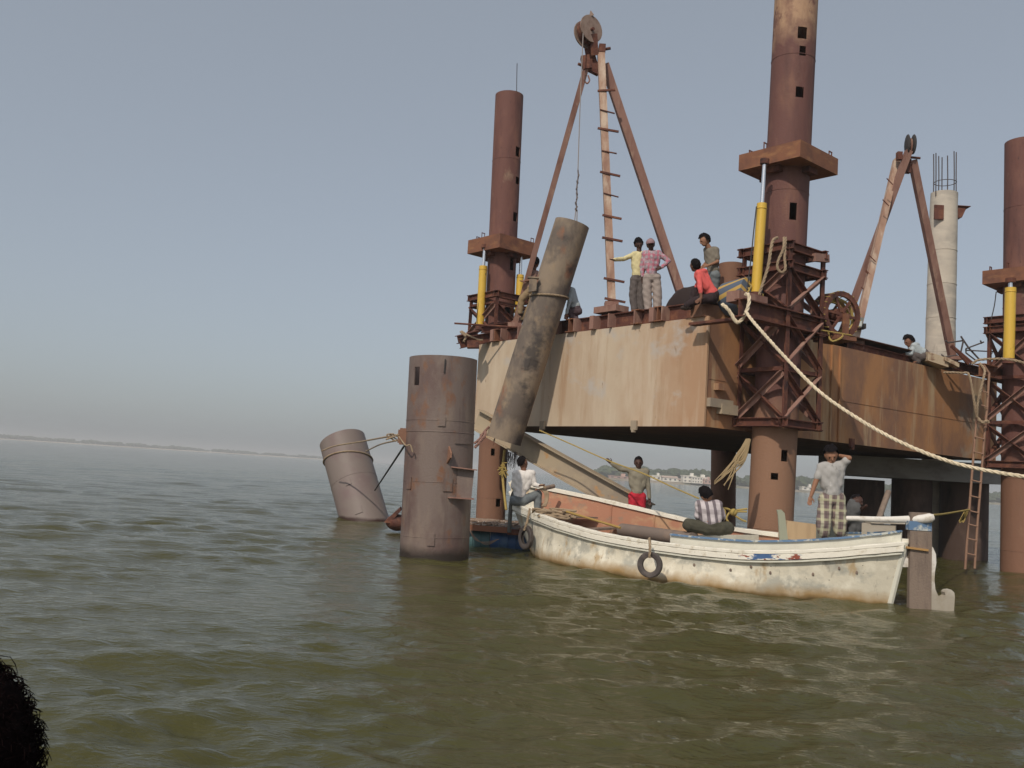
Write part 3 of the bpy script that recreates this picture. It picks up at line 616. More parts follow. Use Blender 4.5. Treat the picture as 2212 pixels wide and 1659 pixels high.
# twisted cable loop left of pipe foot
b=rope([at(*zJ(270,470),YP-.2),at(*zJ(330,400),YP-.2),at(*zJ(390,330),YP),at(*zJ(395,260),YP+.1)],.035); b2=rope([at(*zJ(265,420),YP),at(*zJ(330,360),YP),at(*zJ(370,300),YP+.1),at(*zJ(440,220),YP+.1)],.03); b.add(b2.v,b2.f)
tag(obj('twisted_cable',b,RD,smooth=True),'thick twisted cable between the caisson and the foot of the tilted pipe','cable')
# ---------------------------------------------------------------- sloping I beam
up_l=at(1030,905,22.9); lowr=at(1400,1112,20.4)
b=MB(); b.ibeam(up_l,lowr,.30,m(50,20.5),.025); tag(obj('sloping_beam',b,IB),'long tan steel I-beam sloping down behind the bow of the boat','beam')
# ---------------------------------------------------------------- tripod derrick 1
def derrick(name,label,apex,feet,w_,cat='derrick'):
    return thing(name,label,cat,apex)
ap=at(1277,122,21.5)
dk=thing('tripod_derrick','tall three legged derrick with a pulley on top holding the tilted pipe','derrick',V((ap.x,ap.y,DZ)))
fL=at(1112,700,23.2); fR=at(1474,645,22.2); fC=at(1322,668,20.5)
b=MB(); b.bar(at(1268,140,21.4),fL,.135,.17,up=V((0,1,0))); obj('derrick_leg',b,RD,dk)
b=MB(); b.bar(at(1306,140,21.6),fR,.19,.2,up=V((0,1,0))); obj('derrick_leg',b,RD,dk)
b=MB(); tC=at(1298,108,21.4); b.bar(tC,fC,.17,.15,up=V((0,1,0))); lg=obj('ladder_leg',b,RLAD,dk)
for zy,wid,tl_ in ((370,.42,-8),(585,.36,22),(770,.5,14),(990,.36,16),(1205,.48,18),(1410,.36,22),(1620,.45,16)):
    f=(zA(0,zy)[1]-108)/(668-108); c=tC.lerp(fC,f)+V((.03,-.09,0)); dx=V((math.cos(R(tl_)),-.1,-math.sin(R(tl_))*.6)).normalized()
    b=MB(); b.bar(c-dx*wid/2+V((.05,0,0)),c+dx*wid/2+V((.05,0,0)),.05,.045 if wid>.4 else .02); obj('rung',b,RB,lg)
for zy in (420,800,985):
    y=zB(0,zy)[1]; f=(y-108)/(668-108); c=tC.lerp(fC,f)+V((.03,-.09,0)); b=MB(); b.bar(c+V((-.2,0,.03)),c+V((.27,0,-.03)),.06,.045); obj('rung',b,RB,lg)
b=MB(); c=V((fC.x,fC.y,DZ+.07)); b.box(c+V((-.02,0,.05)),.72,.4,.14,ax=-dL,ay=dR); b.box(c+V((-.02,0,.17)),.3,.26,.12); obj('foot_plate',b,RD,dk)
for f_ in (fL,fR): b=MB(); b.box(V((f_.x,f_.y,DZ+.06)),.35,.35,.1); obj('foot_plate',b,RD,dk)
# head: pulley cheeks, sheave, pins
CHK=mat('pulley_plate',(.30,.215,.175),.7,[((.2,.13,.1),(6,6,6),.45,.7,5)],.2,20)
ax=V((.58,-.81,.05)).normalized(); sc_c=at(*zC(965,560),21.3)
def disc(mb,c,ax,r,th,n=36): mb.cyl(V(c)-ax*th/2,V(c)+ax*th/2,r,n=n)
b=MB()
for s_ in (-1,1):
    c=sc_c+ax*(s_*.115)+V((0,0,.03*s_)); disc(b,c,ax,.335,.03)
    b.poly([c+V((-.07,0,.30)),c+V((-.05,0,.44)),c+V((.03,0,.33))],.03,ax)
obj('pulley_cheek',b,CHK,dk,smooth=True)
b=MB(); disc(b,sc_c,ax,.30,.13); b.cyl(sc_c-ax*.2,sc_c+ax*.2,.04); obj('sheave',b,RB,dk,smooth=True)
b=MB()
for s_ in (-1,1):
    c=sc_c+ax*(s_*.13); b.bar(c+V((.05,0,-.1)),at(*zC(1040,1000),21.4)+ax*(s_*.09),.18,.04,up=V((0,1,0)))
b.bar(at(*zC(905,1000),21.4),at(*zC(950,1230),21.4),.2,.2); b.bar(at(*zC(1000,950),21.5),at(*zC(1090,1250),21.5),.14,.2)
b.cyl(at(*zC(1200,880),21.4),at(*zC(1360,850),21.4),.035); b.cyl(at(*zC(790,1125),21.4),at(*zC(1180,1290),21.6),.035); b.bar(at(*zC(950,1200),21.4),at(*zC(1150,1300),21.5),.12,.1)
b.box(at(*zC(1210,870),21.4),.16,.2,.2); obj('head_block',b,RB,dk)
b=MB(); b.tube(catmull([at(*zC(910,1240),21.3),at(*zC(900,1400),21.3),at(*zC(945,1470),21.3),at(*zC(990,1420),21.3),at(*zC(965,1330),21.3)],6),.02,6); obj('rope_loop',b,RD,dk)
# hoist line
b=MB(); hp=at(*zC(880,560),21.05); e=at(*zA(1420,1110),21.15); b.tube([hp,at(*zA(1440,500),21.1),e],.013,6)
hl=thing('hoist_line','thin wire with shackles hanging from the tall derrick pulley to the tilted pipe','cable',at(1243,474,21.15))
obj('wire',b,WIRE,hl)
b=MB()
prev=e
pz=[(1425,1170),(1415,1230),(1408,1290),(1410,1345),(1410,1390),(1400,1440),(1408,1480),(1400,1500)]
for i,(zx,zy) in enumerate(pz):
    c=at(*zA(zx,zy),21.15); b.tube([prev,c],.018,6); b.torus(c,V((.9,.2,.3*(1 if i%2 else -1))),.034,.013,14,6); prev=c
obj('chain',b,mat('chain_grey',(.16,.13,.125),.6),hl,smooth=True)
b=MB(); b.tube([prev,at(*zB(1385,215),21.15)],.013,6); b.tube([prev+V((.03,0,0)),at(*zB(1408,225),21.15)],.013,6); obj('sling_wire',b,WIRE,hl)
# ---------------------------------------------------------------- derrick 2
ap2=at(1960,325,22.6)
d2=thing('tripod_derrick','smaller three legged derrick in front of the concrete column','derrick',V((ap2.x,ap2.y,DZ)))
f2L=at(1836,672,23.4); f2M=at(*zH(215,950),21.9); f2R=at(*zH(1385,1170),24.0)
t2=at(*zG(1085,245),22.5); b=MB(); b.bar(t2,extend_to(t2,f2L,DZ),.16,.16,up=V((0,1,0))); obj('derrick_leg',b,RD,d2)
t3=at(*zG(1120,340),22.7); b=MB(); b.bar(t3,f2R,.17,.16,up=V((0,1,0))); obj('derrick_leg',b,RD,d2)
t4=at(*zG(965,340),22.9); b=MB(); b.bar(t4,f2M,.15,.14,up=V((0,1,0))); lg=obj('ladder_leg',b,RLAD,d2)
for (zx,zy,g) in ((890,550,zG),(850,758,zG),(720,1305,zG),(685,1450,zG),(645,1620,zG),(375,130,zH),(328,315,zH),(265,560,zH)):
    c=at(*g(zx,zy),22.2); b=MB(); b.tube([c+V((-.06,0,.08)),c+V((.10,0,-.07))],.014,5); obj('rung',b,RB,lg)
b=MB()
for zx in (1070,1130): b.ell(at(*zG(zx,185),22.5),.05,.16,.26,n=12,k=8)
obj('pulley_cheek',b,DARK,d2,smooth=True)
b=MB(); b.ell(at(*zG(1100,200),22.5),.03,.14,.2,n=12,k=8); obj('sheave',b,RD,d2,smooth=True)
b=MB(); b.cyl(at(*zG(970,300),22.6),at(*zG(1195,320),22.6),.03); b.box(at(*zG(990,300),22.6),.12,.14,.2); b.box(at(*zG(1075,400),22.7),.12,.14,.35); obj('head_block',b,RB,d2)
b=MB(); b.box(V((f2M.x,f2M.y,ZT+.22)),.35,.4,.2); obj('foot_plate',b,RD,d2)
b=MB(); b.box(V((f2R.x,f2R.y,DZ+.06)),.35,.35,.1); obj('foot_plate',b,RD,d2)
# lamp on derrick 2 ladder leg
lt=thing('flood_lamp','small grey flood lamp clamped low on the smaller derrick','lamp',at(*zH(290,700),21.7))
b=MB(); c=at(*zH(240,690),21.6); b.box(c,.27,.12,.24,ax=V((.98,.0,-.1)).normalized(),az=V((.15,-.3,.95)).normalized()); obj('housing',b,mat('lamp_grey',(.42,.44,.42),.4,metal=.4),lt)
b=MB(); b.box(c-V((-.0,.066,.02)),.22,.01,.17); obj('glass',b,mat('lamp_glass',(.55,.58,.56),.2),lt)
b=MB(); b.box(at(*zH(300,740),21.8),.16,.2,.12); obj('clamp',b,DARK,lt)
# ---------------------------------------------------------------- concrete column with rebar
Yc=29.5*K; ct=at(*zG(1430,668),Yc); cb=at(2030,780,Yc)
col=thing('concrete_column','pale round concrete column with bare rebar sticking up behind the platform','column',V((cb.x,cb.y,0)))
lo=extend_to(ct,cb,-2); mb=MB(); N_=26; dd=ct-lo
rad=[m(np.interp(k/N_,[0,.55,.7,.9,.93,1],[31,31,30,29,28.5,28]),Yc) for k in range(N_+1)]
mb.tube([lo+dd*(k/N_)+V((.01*math.sin(k*3),0,0)) for k in range(N_+1)],rad,40); obj('shaft',mb,CONC,col,smooth=True,ang=60)
for k in (.62,.70,.78,.86):
    r_=MB(); r_.torus(lo+dd*k,dd,rad[int(k*N_)]+.001,.010,40,6); obj('pour_joint',r_,CONC,col,smooth=True)
cc=lo+dd*.0
for zx,zt in ((1325,280),(1348,270),(1375,300),(1408,312),(1462,295),(1526,252),(1548,262)):
    q=at(*zG(zx,690),Yc+random.uniform(-.25,.25)); tq=at(*zG(zx+ (1 if zx>1430 else 2),zt),q.y); b=MB(); b.tube([q,q.lerp(tq,.5)+V((random.uniform(-.015,.015),0,0)),tq],.016,6); obj('rebar',b,REBAR,col)
b=MB(); b.torus(at(*zG(1440,560),Yc),UP,m(24,Yc)*.95,.012,32,5); obj('rebar_hoop',b,REBAR,col)
b=MB(); q=at(*zG(1378,850),Yc-m(28,Yc)*.93); b.box(q,m(20,Yc),.06,m(32,Yc)); obj('recess_plate',b,RB,col)
b=MB(); b.poly([at(*zG(1535,800),Yc-.1),at(*zG(1655,795),Yc-.1),at(*zG(1605,900),Yc-.1),at(*zG(1545,905),Yc-.1)],.25,(0,1,0)); b.box(at(*zG(1595,800),Yc),.45,.3,.02); obj('side_bracket',b,RB,col)
# ---------------------------------------------------------------- bridge pier under the platform
Yp=26.2
pier=thing('bridge_pier','concrete pier columns coloured dark as platform shade under a grey cap beam','pier',V((at(1970,1200,Yp).x,Yp,0)))
for x0,x1 in ((1826,1908),(1929,2011),(2035,2131)):
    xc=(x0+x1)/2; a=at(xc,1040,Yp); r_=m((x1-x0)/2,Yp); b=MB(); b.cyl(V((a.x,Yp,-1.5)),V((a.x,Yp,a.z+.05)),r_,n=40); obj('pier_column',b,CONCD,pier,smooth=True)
ca,cb_=at(1815,1012,Yp-.9),at(2165,1022,Yp-.9)
b=MB(); z0=at(2150,1046,Yp-.9).z; z1=at(2150,1003,Yp-.9).z; b.add(quadbox([V((ca.x,Yp-.9,0)),V((cb_.x,Yp-.9,0)),V((cb_.x,Yp+.9,0)),V((ca.x,Yp+.9,0))],z0,z1),[(0,3,2,1),(4,5,6,7),(0,1,5,4),(1,2,6,5),(2,3,7,6),(3,0,4,7)]); obj('cap_beam',b,CAPM,pier)
# leaning timber by the pier
b=MB(); b.cyl(at(*zM(655,790),19.0),at(*zM(765,480),19.6),.06); tag(obj('leaning_pole',b,WOOD,smooth=True),'bare wooden pole leaning behind the stern of the boat','pole')
# ---------------------------------------------------------------- winches
def reel(name,label,c,ax,Rr,wd,mtF,mtD,strands=0,pxr=None):
    t=thing(name,label,'winch',c-UP*Rr); ax=V(ax).normalized()
    for s_ in (-1,1):
        cc=c+ax*(s_*wd/2); b=MB(); 
        x=ax.orthogonal().normalized(); y=ax.cross(x); n=32; vs=[]
        for k in range(n):
            a=2*math.pi*k/n
            for rr,o_ in ((Rr,.03),(Rr,-.03),(Rr*.78,-.03),(Rr*.78,.03)): vs.append(cc+(x*math.cos(a)+y*math.sin(a))*rr+ax*o_)
        b.add(vs,[(4*k+j,4*((k+1)%n)+j,4*((k+1)%n)+(j+1)%4,4*k+(j+1)%4) for k in range(n) for j in range(4)])
        f=obj('flange',b,mtF,t)
        for k in range(6):
            a=math.pi*2*k/6+.2; e=MB(); dv=x*math.cos(a)+y*math.sin(a); e.bar(cc+dv*.05,cc+dv*Rr*.8,.05,.03,up=ax); obj('spoke',e,mtF,f)
    b=MB(); b.cyl(c-ax*wd/2,c+ax*wd/2,Rr*.3,n=20); obj('drum',b,mtD,t,smooth=True)
    return t
wc=at(*zD(1790,1125),18.7); wax=V((.40,-.92,0)).normalized()
wr=reel('rope_winch','open spoked rope reel with yellow rope on the deck right of the tall leg',wc,wax,.48,.34,RB,RB)
b=MB(); x=wax.orthogonal().normalized(); y=wax.cross(x)
for k in range(22):
    a=2*math.pi*k/22; d=(x*math.cos(a)+y*math.sin(a))*.475; a2=a+.25; d2_=(x*math.cos(a2)+y*math.sin(a2))*.475
    b.tube([wc-wax*.22+d,wc+wax*.22+d2_],.011,5)
for k in range(3): b.torus(wc+wax*(-.1+.1*k)-UP*.05,wax,.35+.01*k,.03,28,6)
obj('rope',b,ROPEY,wr,smooth=True)
b=MB(); b.bar(wc-wax*.35-UP*.5,wc+wax*.35-UP*.5,.5,.08); b.bar(wc-wax*.3-UP*.5,wc-wax*.3,.1,.08,up=wax); b.bar(wc+wax*.3-UP*.5,wc+wax*.3,.1,.08,up=wax); b.box(wc-wax*.75-UP*.2+dR*0,.5,.3,.3,ax=dR,ay=dL); obj('winch_frame',b,RC,wr)
b=rope([at(*zF(1700,590),18.4),at(*zF(1712,660),18.4),at(*zF(1760,690),18.3),at(*zF(1850,650),18.3),at(*zF(1870,610),18.4)],.02); b2=rope([at(*zF(1600,560),18.3),at(*zF(1960,620),18.4)],.015); b.add(b2.v,b2.f); obj('rope_end',b,ROPEY,wr,smooth=True)
STR=mat('drum_stripes',(.10,.13,.18),.7,[('stripe',(.50,.33,.10),(.3,.6,.8),4.4,.2,.34)])
c=at(*zD(770,965),18.35)
wl=thing('rope_drum','blue and yellow striped rope drum at the deck corner left of the tall leg','drum',c-UP*.35)
ad=V((.55,-.83,.12)).normalized(); b=MB(); b.cyl(c-ad*.05,c+ad*.55,.36,.33,n=32); obj('drum',b,STR,wl,smooth=True)
b=MB()
for k in range(5): b.torus(c-ad*(.06+.02*k)*-1+ad*(-.1)+V((.02*k,0,-.02*k)),ad,.27-.03*k,.03,28,6)
for k in range(12):
    a=2*math.pi*k/12; x=ad.orthogonal().normalized(); y=ad.cross(x); q=c+ad*.58+(x*math.cos(a)+y*math.sin(a))*.2; b.tube(catmull([q,q+V((.05,-.02,-.05)),q+V((.0,-.03,-.12))],3),.018,5)
obj('rope',b,ROPEY,wl,smooth=True)
# tarp hump beside the sitting man
b=MB(); c=at(*zQ(1300,1180),18.9); b.ell(V((c.x+.0,c.y,DZ+.0)),.62,.4,.42,ax=(-dL),n=20,k=12,fn=lambda a,b_,c_:.12*noise.noise(V((a*3,b_*3,c_*3))))
tag(obj('dark_tarpaulin',b,mat('tarp_dark',(.035,.022,.02),.7),smooth=True),'dark tarpaulin heap on the deck left of the red shirt man','tarpaulin')
# ---------------------------------------------------------------- deck clutter right: scaffold tubes
Yd=22.9
def clutter(label,segs,r,mt=REBAR,g=zH,Y=Yd,name='scaffold_tube',cat='tube'):
    b=MB()
    for s_ in segs: b.tube([at(*g(*p),Y+.03*i) for i,p in enumerate(s_)],r,6)
    return tag(obj(name,b,mt),label,cat)
clutter('bent dark steel tube frame lying behind the right derrick foot',[((1290,905),(1320,930),(1500,905)),((1470,855),(1560,990),(1700,1140)),((1500,905),(1470,1040))],.022)
clutter('thin steel tube with a coupler pointing up right',[((1530,1000),(1740,922)),((1700,905),(1715,940)),((1530,1000),(1530,1050),(1660,1150))],.02)
clutter('horizontal thin tube reaching the right leg frame',[((1540,1020),(1850,1035),(1790,1135))],.018)
clutter('pair of thick dark pipes leaning on deck near the right derrick foot',[((1355,965),(1600,1170)),((1420,1020),(1560,1180))],.045,RB)
clutter('short dark rod across the right derrick foot',[((1240,1070),(1400,1185)),((1270,1100),(1430,1075))],.018)
b=MB(); c=at(*zH(1150,1140),23.0); b.box(c,.6,.5,.22,ax=V((.95,.2,-.2)).normalized()); b.box(c+V((.35,-.1,-.04)),.4,.3,.1,ax=V((.9,.1,-.35)).normalized()); tag(obj('broken_crate',b,mat('crate_tan',(.50,.40,.28),.8,[((.25,.15,.1),(5,5,5),.55,.65,4)])),'broken tan crate at the foot of the right derrick leg','crate')
# ---------------------------------------------------------------- boat
BB=V((.62,19.75,0)); BS=V((5.85,14.1,0)); bu=(BS-BB).normalized(); bn=V((bu.y,-bu.x,0))
SS=[-.15,0,.3,.86,1.94,3.29,4.31,5.17,5.91,6.53,7.11,7.5,7.72]
NZ=[1.0,.98,.94,.87,.77,.655,.62,.61,.62,.68,.77,.88,.97]
FZ=[1.42,1.38,1.30,1.19,1.02,.84,.80,.79,.79,.82,.88,.94,.99]
GS=[-.15,0,.4,1,2,3,4,5,6,7,7.5,7.72]; GG=[.07,.30,.6,.95,1.33,1.52,1.55,1.45,1.2,.7,.32,.05]
def G(s): return float(np.interp(s,GS,GG))
NB=64; st_=np.linspace(-.15,7.72,NB)
def smooth_interp(s,xs,ys):
    return float(sum(np.interp(s+o,xs,ys)*w_ for o,w_ in((-.3,.2),(0,.6),(.3,.2))))
def hullpt(s,side,f,inset=0.):
    """f 0 = gunwale, 1 = keel"""
    g=max(.03,G(s)-inset); zs=smooth_interp(s,SS,NZ if side>0 else FZ)
    kz=-.45+ (.30*max(0,(1.2-s)/1.2)**2) ; bow=max(0,(1.4-s)/1.4); stern=max(0,(s-5.5)/2.2)
    flare=1-.32*bow-.25*stern
    P_=[(g,zs),(g*(1.0-.12*bow-.10*stern),zs*.55),(g*(1.04-.42*bow-.30*stern),zs*.02),(g*(.80-.35*bow-.3*stern),-.28),(.02,kz)]
    x=f*(len(P_)-1); i=min(int(x),len(P_)-2); t=x-i
    def cr(a,b,c,d): return .5*((2*b)+(c-a)*t+(2*a-5*b+4*c-d)*t*t+(3*b-a-3*c+d)*t**3)
    Q=[(2*P_[0][0]-P_[1][0],2*P_[0][1]-P_[1][1])]+P_+[(0,P_[-1][1])]
    y=cr(*[Q[i+k][0] for k in range(4)]); z=cr(*[Q[i+k][1] for k in range(4)])
    # raked ends
    rk=0
    if s>7.0: rk=.22*(z)/1.0*((s-7.0)/.72)
    if s<.8: rk=(.22-.70*max(-.4,z))*((.8-s)/.95)**1.3
    p=BB+bu*(s+rk)+bn*(side*y); p.z=z+(inset*.5 if f==1 else 0); return p
boat=thing('wooden_boat','big worn white wooden boat with salmon inside moored below the platform','boat',V(((BB.x+BS.x)/2,(BB.y+BS.y)/2,0)))
NF=20
def shell(inset,mt,name,flip=False,fmax=1.0,s0=-.15,s1=7.72,parent=None):
    b=MB(); vs=[]; ss=np.linspace(s0,s1,NB); row=[]
    for s in ss:
        for k in range(2*NF+1):
            side=1 if k<=NF else -1; f=(k/NF if k<=NF else (2*NF-k)/NF)*1.0; vs.append(hullpt(s,side,f,inset))
    n=2*NF+1; fs=[(i*n+j,i*n+j+1,(i+1)*n+j+1,(i+1)*n+j) for i in range(NB-1) for j in range(n-1)]
    b.add(vs,[f[::-1] for f in fs] if flip else fs); return obj(name,b,mt,parent or boat,smooth=True,ang=80)
shell(0,HULLW,'hull'); 
ish=shell(.05,SALM,'inner_planking',True,s0=.12,s1=7.5)
def rail(side,off,dz,w_,h_,s0,s1,mt,name='rail',n=50,parent=None,zadd=None):
    pts=[]
    for s in np.linspace(s0,s1,n):
        p=hullpt(s,side,0); p=p+bn*(side*off); p.z+=dz+(zadd(s) if zadd else 0); pts.append(p)
    b=MB(); vs=[]
    for i,p in enumerate(pts):
        d=(pts[min(i+1,n-1)]-pts[max(i-1,0)]).normalized(); x=d.cross(UP).normalized()
        jit=.004*math.sin(i*2.3)
        vs+=[p+x*(w_/2)+UP*(h_/2-.008),p+x*(w_/2-.012)+UP*(h_/2+jit),p-x*(w_/2-.012)+UP*(h_/2+jit),p-x*(w_/2)+UP*(h_/2-.008),p-x*(w_/2)-UP*(h_/2),p+x*(w_/2)-UP*(h_/2)]
    fs=[(6*i+j,6*i+(j+1)%6,6*(i+1)+(j+1)%6,6*(i+1)+j) for i in range(n-1) for j in range(6)]+[tuple(range(5,-1,-1)),tuple(range(6*(n-1),6*n))]
    b.add(vs,fs); return obj(name,b,mt,parent or boat)
rail(1,-.005,.0,.13,.05,-.12,7.72,RAILM,'gunwale'); rail(-1,-.005,.0,.17,.075,-.12,7.72,RAILM,'gunwale')
rail(1,.035,-.075,.055,.085,-.1,5.9,RAILM,'rub_rail'); rail(1,.035,-.075,.058,.088,5.9,6.75,RAILA,'rub_rail',n=16); rail(1,.035,-.075,.055,.085,6.75,7.74,RAILM,'rub_rail',n=18); rail(-1,.035,-.075,.05,.085,-.1,7.7,RAILM,'rub_rail')
rail(1,.03,-.145,.035,.03,-.05,7.72,COAM,'rub_rail')
# aft wash strake (coaming) near side and far side
def coam(side,s0,s1,inset,h0,h1):
    vs=[];n=30; ss=np.linspace(s0,s1,n); top=[]
    for s in ss:
        t=(s-s0)/(s1-s0); g=max(.05,G(s)-inset); zs=smooth_interp(s,SS,NZ if side>0 else FZ); hh=h0+(h1-h0)*t
        p=BB+bu*(s+ (.15*((s-7)/.7) if s>7 else 0))+bn*(side*g); 
        for dz,o_ in ((-.25,0),(hh,0),(hh,-.03),(-.25,-.03)): q=p+bn*(side*o_); vs.append(V((q.x,q.y,zs+dz)))
        top.append(V((p.x,p.y,zs+hh+.014)))
    b=MB(); b.add(vs,[(4*i+j,4*i+(j+1)%4,4*(i+1)+(j+1)%4,4*(i+1)+j) for i in range(n-1) for j in range(4)]+[(3,2,1,0),(4*n-4,4*n-3,4*n-2,4*n-1)])
    c_=obj('wash_strake',b,COAM,boat); c2=MB()
    for i in range(n-1): c2.bar(top[i],top[i+1],.075,.03)
    obj('blue_capping',c2,BLUEP,c_)
coam(1,4.62,7.74,.17,.14,.16); coam(-1,6.3,7.7,.12,.14,.12)
# bulkhead, aft deck, fore deck, floor boards
def plank_deck(s0,s1,z,inset,mt,name,th=.03,n=14):
    ss=np.linspace(s0,s1,n); vs=[]
    for s in ss:
        g=max(.03,G(s)-inset)
        for side in (1,-1):
            q=BB+bu*s+bn*(side*g); vs+= [V((q.x,q.y,z)),V((q.x,q.y,z-th))]
    fs=[]
    for i in range(n-1):
        a,b_=4*i,4*i+4; fs+=[(a,b_,b_+2,a+2),(a+1,a+3,b_+3,b_+1),(a,a+1,b_+1,b_),(a+2,b_+2,b_+3,a+3)]
    fs+=[(0,2,3,1),(4*n-4,4*n-3,4*n-1,4*n-2)]
    b=MB(); b.add(vs,fs); return obj(name,b,mt,boat)
plank_deck(4.6,7.6,.56,.2,COAM,'aft_deck'); plank_deck(.25,1.1,.80,.16,WOOD,'fore_deck'); plank_deck(.9,4.6,.08,.45,WOOD,'floor_boards')
b=MB(); zb0=.08; g=G(4.6)-.18
q1=BB+bu*4.6+bn*g; q2=BB+bu*4.6-bn*g; b.poly([V((q1.x,q1.y,zb0)),V((q2.x,q2.y,zb0)),V((q2.x,q2.y,.76)),V((q1.x,q1.y,.76))],.04,bu); obj('bulkhead',b,COAM,boat)
for s in (1.3,2.2,3.1,3.9):   # ribs on inside
    for side in (1,-1):
        b=MB(); pts=[hullpt(s,side,f,.06) for f in np.linspace(.03,.75,9)]; b.tube(pts,.022,6); obj('rib',b,SALM,boat)
for s in (1.5,):
    b=MB(); q1=BB+bu*s+bn*(G(s)-.1); q2=BB+bu*s-bn*(G(s)-.1); b.bar(V((q1.x,q1.y,.52)),V((q2.x,q2.y,.62)),.22,.04); obj('thwart',b,WOOD,boat)
# rust nail heads / holes on the hull
b=MB()
for (zx,zy) in ((780,1500),(540,1540),(1010,1570),(1520,1590),(1810,1510),(2040,1560),(125,1480)):
    x,y=zL(zx,zy); best=None
    for s in np.linspace(3,7.6,200):
        for f in np.linspace(.05,.5,30):
            p=hullpt(s,1,f); dd=(p-CAM); pr=CM.transposed()@dd; X=1106+FPX*pr.x/-pr.z; Yq=829.5-FPX*pr.y/-pr.z; e=(X-x)**2+(Yq-y)**2
            if best is None or e<best[0]: best=(e,p)
    b=MB(); b.ell(best[1]+bn*.004,.024,.008,.028,ax=bu,ay=bn,n=10,k=6); obj('drain_hole',b,WOOD,boat)
# stem post & stern post
b=MB(); pts=[hullpt(-.15,1,f)*.5+hullpt(-.15,-1,f)*.5 for f in np.linspace(0,1,9)]; b.tube([p+bu*.02 for p in pts],.045,8); obj('stem_post',b,RAILM,boat,smooth=True)
b=MB(); pts=[hullpt(7.72,1,f)*.5+hullpt(7.72,-1,f)*.5 for f in np.linspace(0,1,9)]; b.tube(pts,.055,8); obj('stern_post',b,COAM,boat,smooth=True)
# rudder
Ys=13.95
rud=MB(); rud.bar(at(1985,1330,Ys),at(1987,1132,Ys),m(47,Ys),.09,up=V((0,1,0))); 
ro=obj('rudder',rud,WOOD,boat)
rud=MB(); rud.box(at(*zM(1042,790),Ys),m(49,Ys),.11,m(19,Ys)); obj('rudder_cap',rud,BLUEP,ro)
rud=MB(); rud.bar(at(1987,1130,Ys),at(1987,1107,Ys),m(44,Ys),.06,up=V((0,1,0))); obj('rudder_head',rud,WOOD,ro)
rud=MB(); rud.bar(at(*zM(925,985),Ys-.06),at(*zM(1125,1012),Ys-.06),.05,.03); rud.bar(at(*zM(880,990),Ys+.02),at(*zM(1125,1000),Ys+.02),.05,.03); obj('pintle_strap',rud,mat('strap_rust',(.45,.26,.10),.7),ro)
rud=MB(); rud.bar(at(*zM(905,1080),Ys+.1),at(*zM(905,1160),Ys+.1),.18,.1); rud.bar(at(*zM(895,1015),Ys+.1),at(*zM(905,1090),Ys+.1),.2,.1,up=V((0,1,0))); obj('tail_block',rud,WHP,boat)
bl=[(1108,955),(1140,958),(1175,990),(1200,1050),(1203,1130),(1190,1210),(1186,1290),(1195,1370),(1220,1425),(1262,1440),(1288,1425),(1280,1395),(1300,1375),(1340,1372),(1368,1400),(1372,1440),(1362,1600),(1300,1700),(1100,1700),(1098,1300)]
rud=MB(); rud.poly([at(*zM(a,b_),Ys-.03) for a,b_ in bl],.13,(0,1,0)); obj('rudder_blade',rud,WHP,ro)
tl_=[at(*zM(300,722),14.6),at(*zM(450,722),14.5),at(*zM(700,732),14.25),at(*zM(950,730),14.0),at(*zM(1100,725),13.9),at(*zM(1185,708),13.85)]
rud=MB(); P_=catmull(tl_,5); rud.tube(P_,[np.interp(i/(len(P_)-1),[0,.5,.9,1],[.035,.05,.075,.04]) for i in range(len(P_))],10); obj('tiller',rud,WHP,ro,smooth=True)
# green board upright, engine box
b=MB(); p_=at(*zL(1170,1190),15.2); b.poly([at(*zL(1128,1185),15.2),at(*zL(1110,900),15.2),at(*zL(1095,830),15.2),at(*zL(1145,828),15.2),at(*zL(1185,870),15.2),at(*zL(1225,1185),15.2)],.04,(0,1,0)); tag(obj('upright_board',b,mat('pale_green',(.36,.37,.28),.8)),'pale green board standing upright in the stern half of the boat','board')
b=MB(); c=at(*zL(1390,1085),16.2); b.box(c,m(82,16.2),.5,m(38,16.2),ax=V((.97,-.1,-.06)).normalized()); tag(obj('plywood_box',b,PLYW),'tan plywood box left of the man in plaid shorts','box')
b=MB(); c=at(*zM(680,830),14.9); b.box(c,.5,.3,.20,ax=V((.9,-.42,0)).normalized(),ay=V((.42,.9,0)).normalized()); b.box(c+V((.05,-.1,.14)),.5,.25,.04,ax=V((.9,-.42,.05)).normalized()); tag(obj('white_locker',b,WHP),'white locker box on the stern under the tiller','box')
b=MB(); c=at(*zS(450,1470),15.2); b.box(c,.35,.3,.5); b.cyl(c+V((.05,0,.2)),c+V((.05,0,.42)),.05); tag(obj('engine_cover',b,mat('grey_engine',(.25,.26,.23),.6)),'grey engine cover between the legs of the man in plaid shorts','engine')
# pipe, stick, ropes inside the boat
p0,p1=at(*zO(590,1370),17.3),at(*zO(1590,1510),15.55)
mb=MB(); mb.cyl(p0,p1,.125,n=28); tag(obj('boat_pipe',mb,mat('boat_pipe_grey',(.20,.155,.13),.7,[((.28,.2,.15),(3,3,3),.5,.7,5)]),smooth=True),'grey brown pipe lying inside the boat before the striped shirt man','pipe')
mb=MB(); mb.cyl(at(*zJ(1350,1220),17.8),at(*zJ(1980,1410),16.4),.022,n=8); tag(obj('bamboo_stick',mb,mat('bamboo',(.40,.26,.08),.7)),'thin yellow bamboo stick lying inside the boat','stick')
mb=MB(); c=at(*zJ(1230,1250),18.2)
for k in range(9): mb.tube(catmull([c+V((random.uniform(-.5,.4),random.uniform(-.3,.3),random.uniform(-.08,.1))) for _ in range(5)],5),.022,6)
tag(obj('rope_heap',mb,ROPET,smooth=True),'heap of tangled brown rope inside the bow','rope')
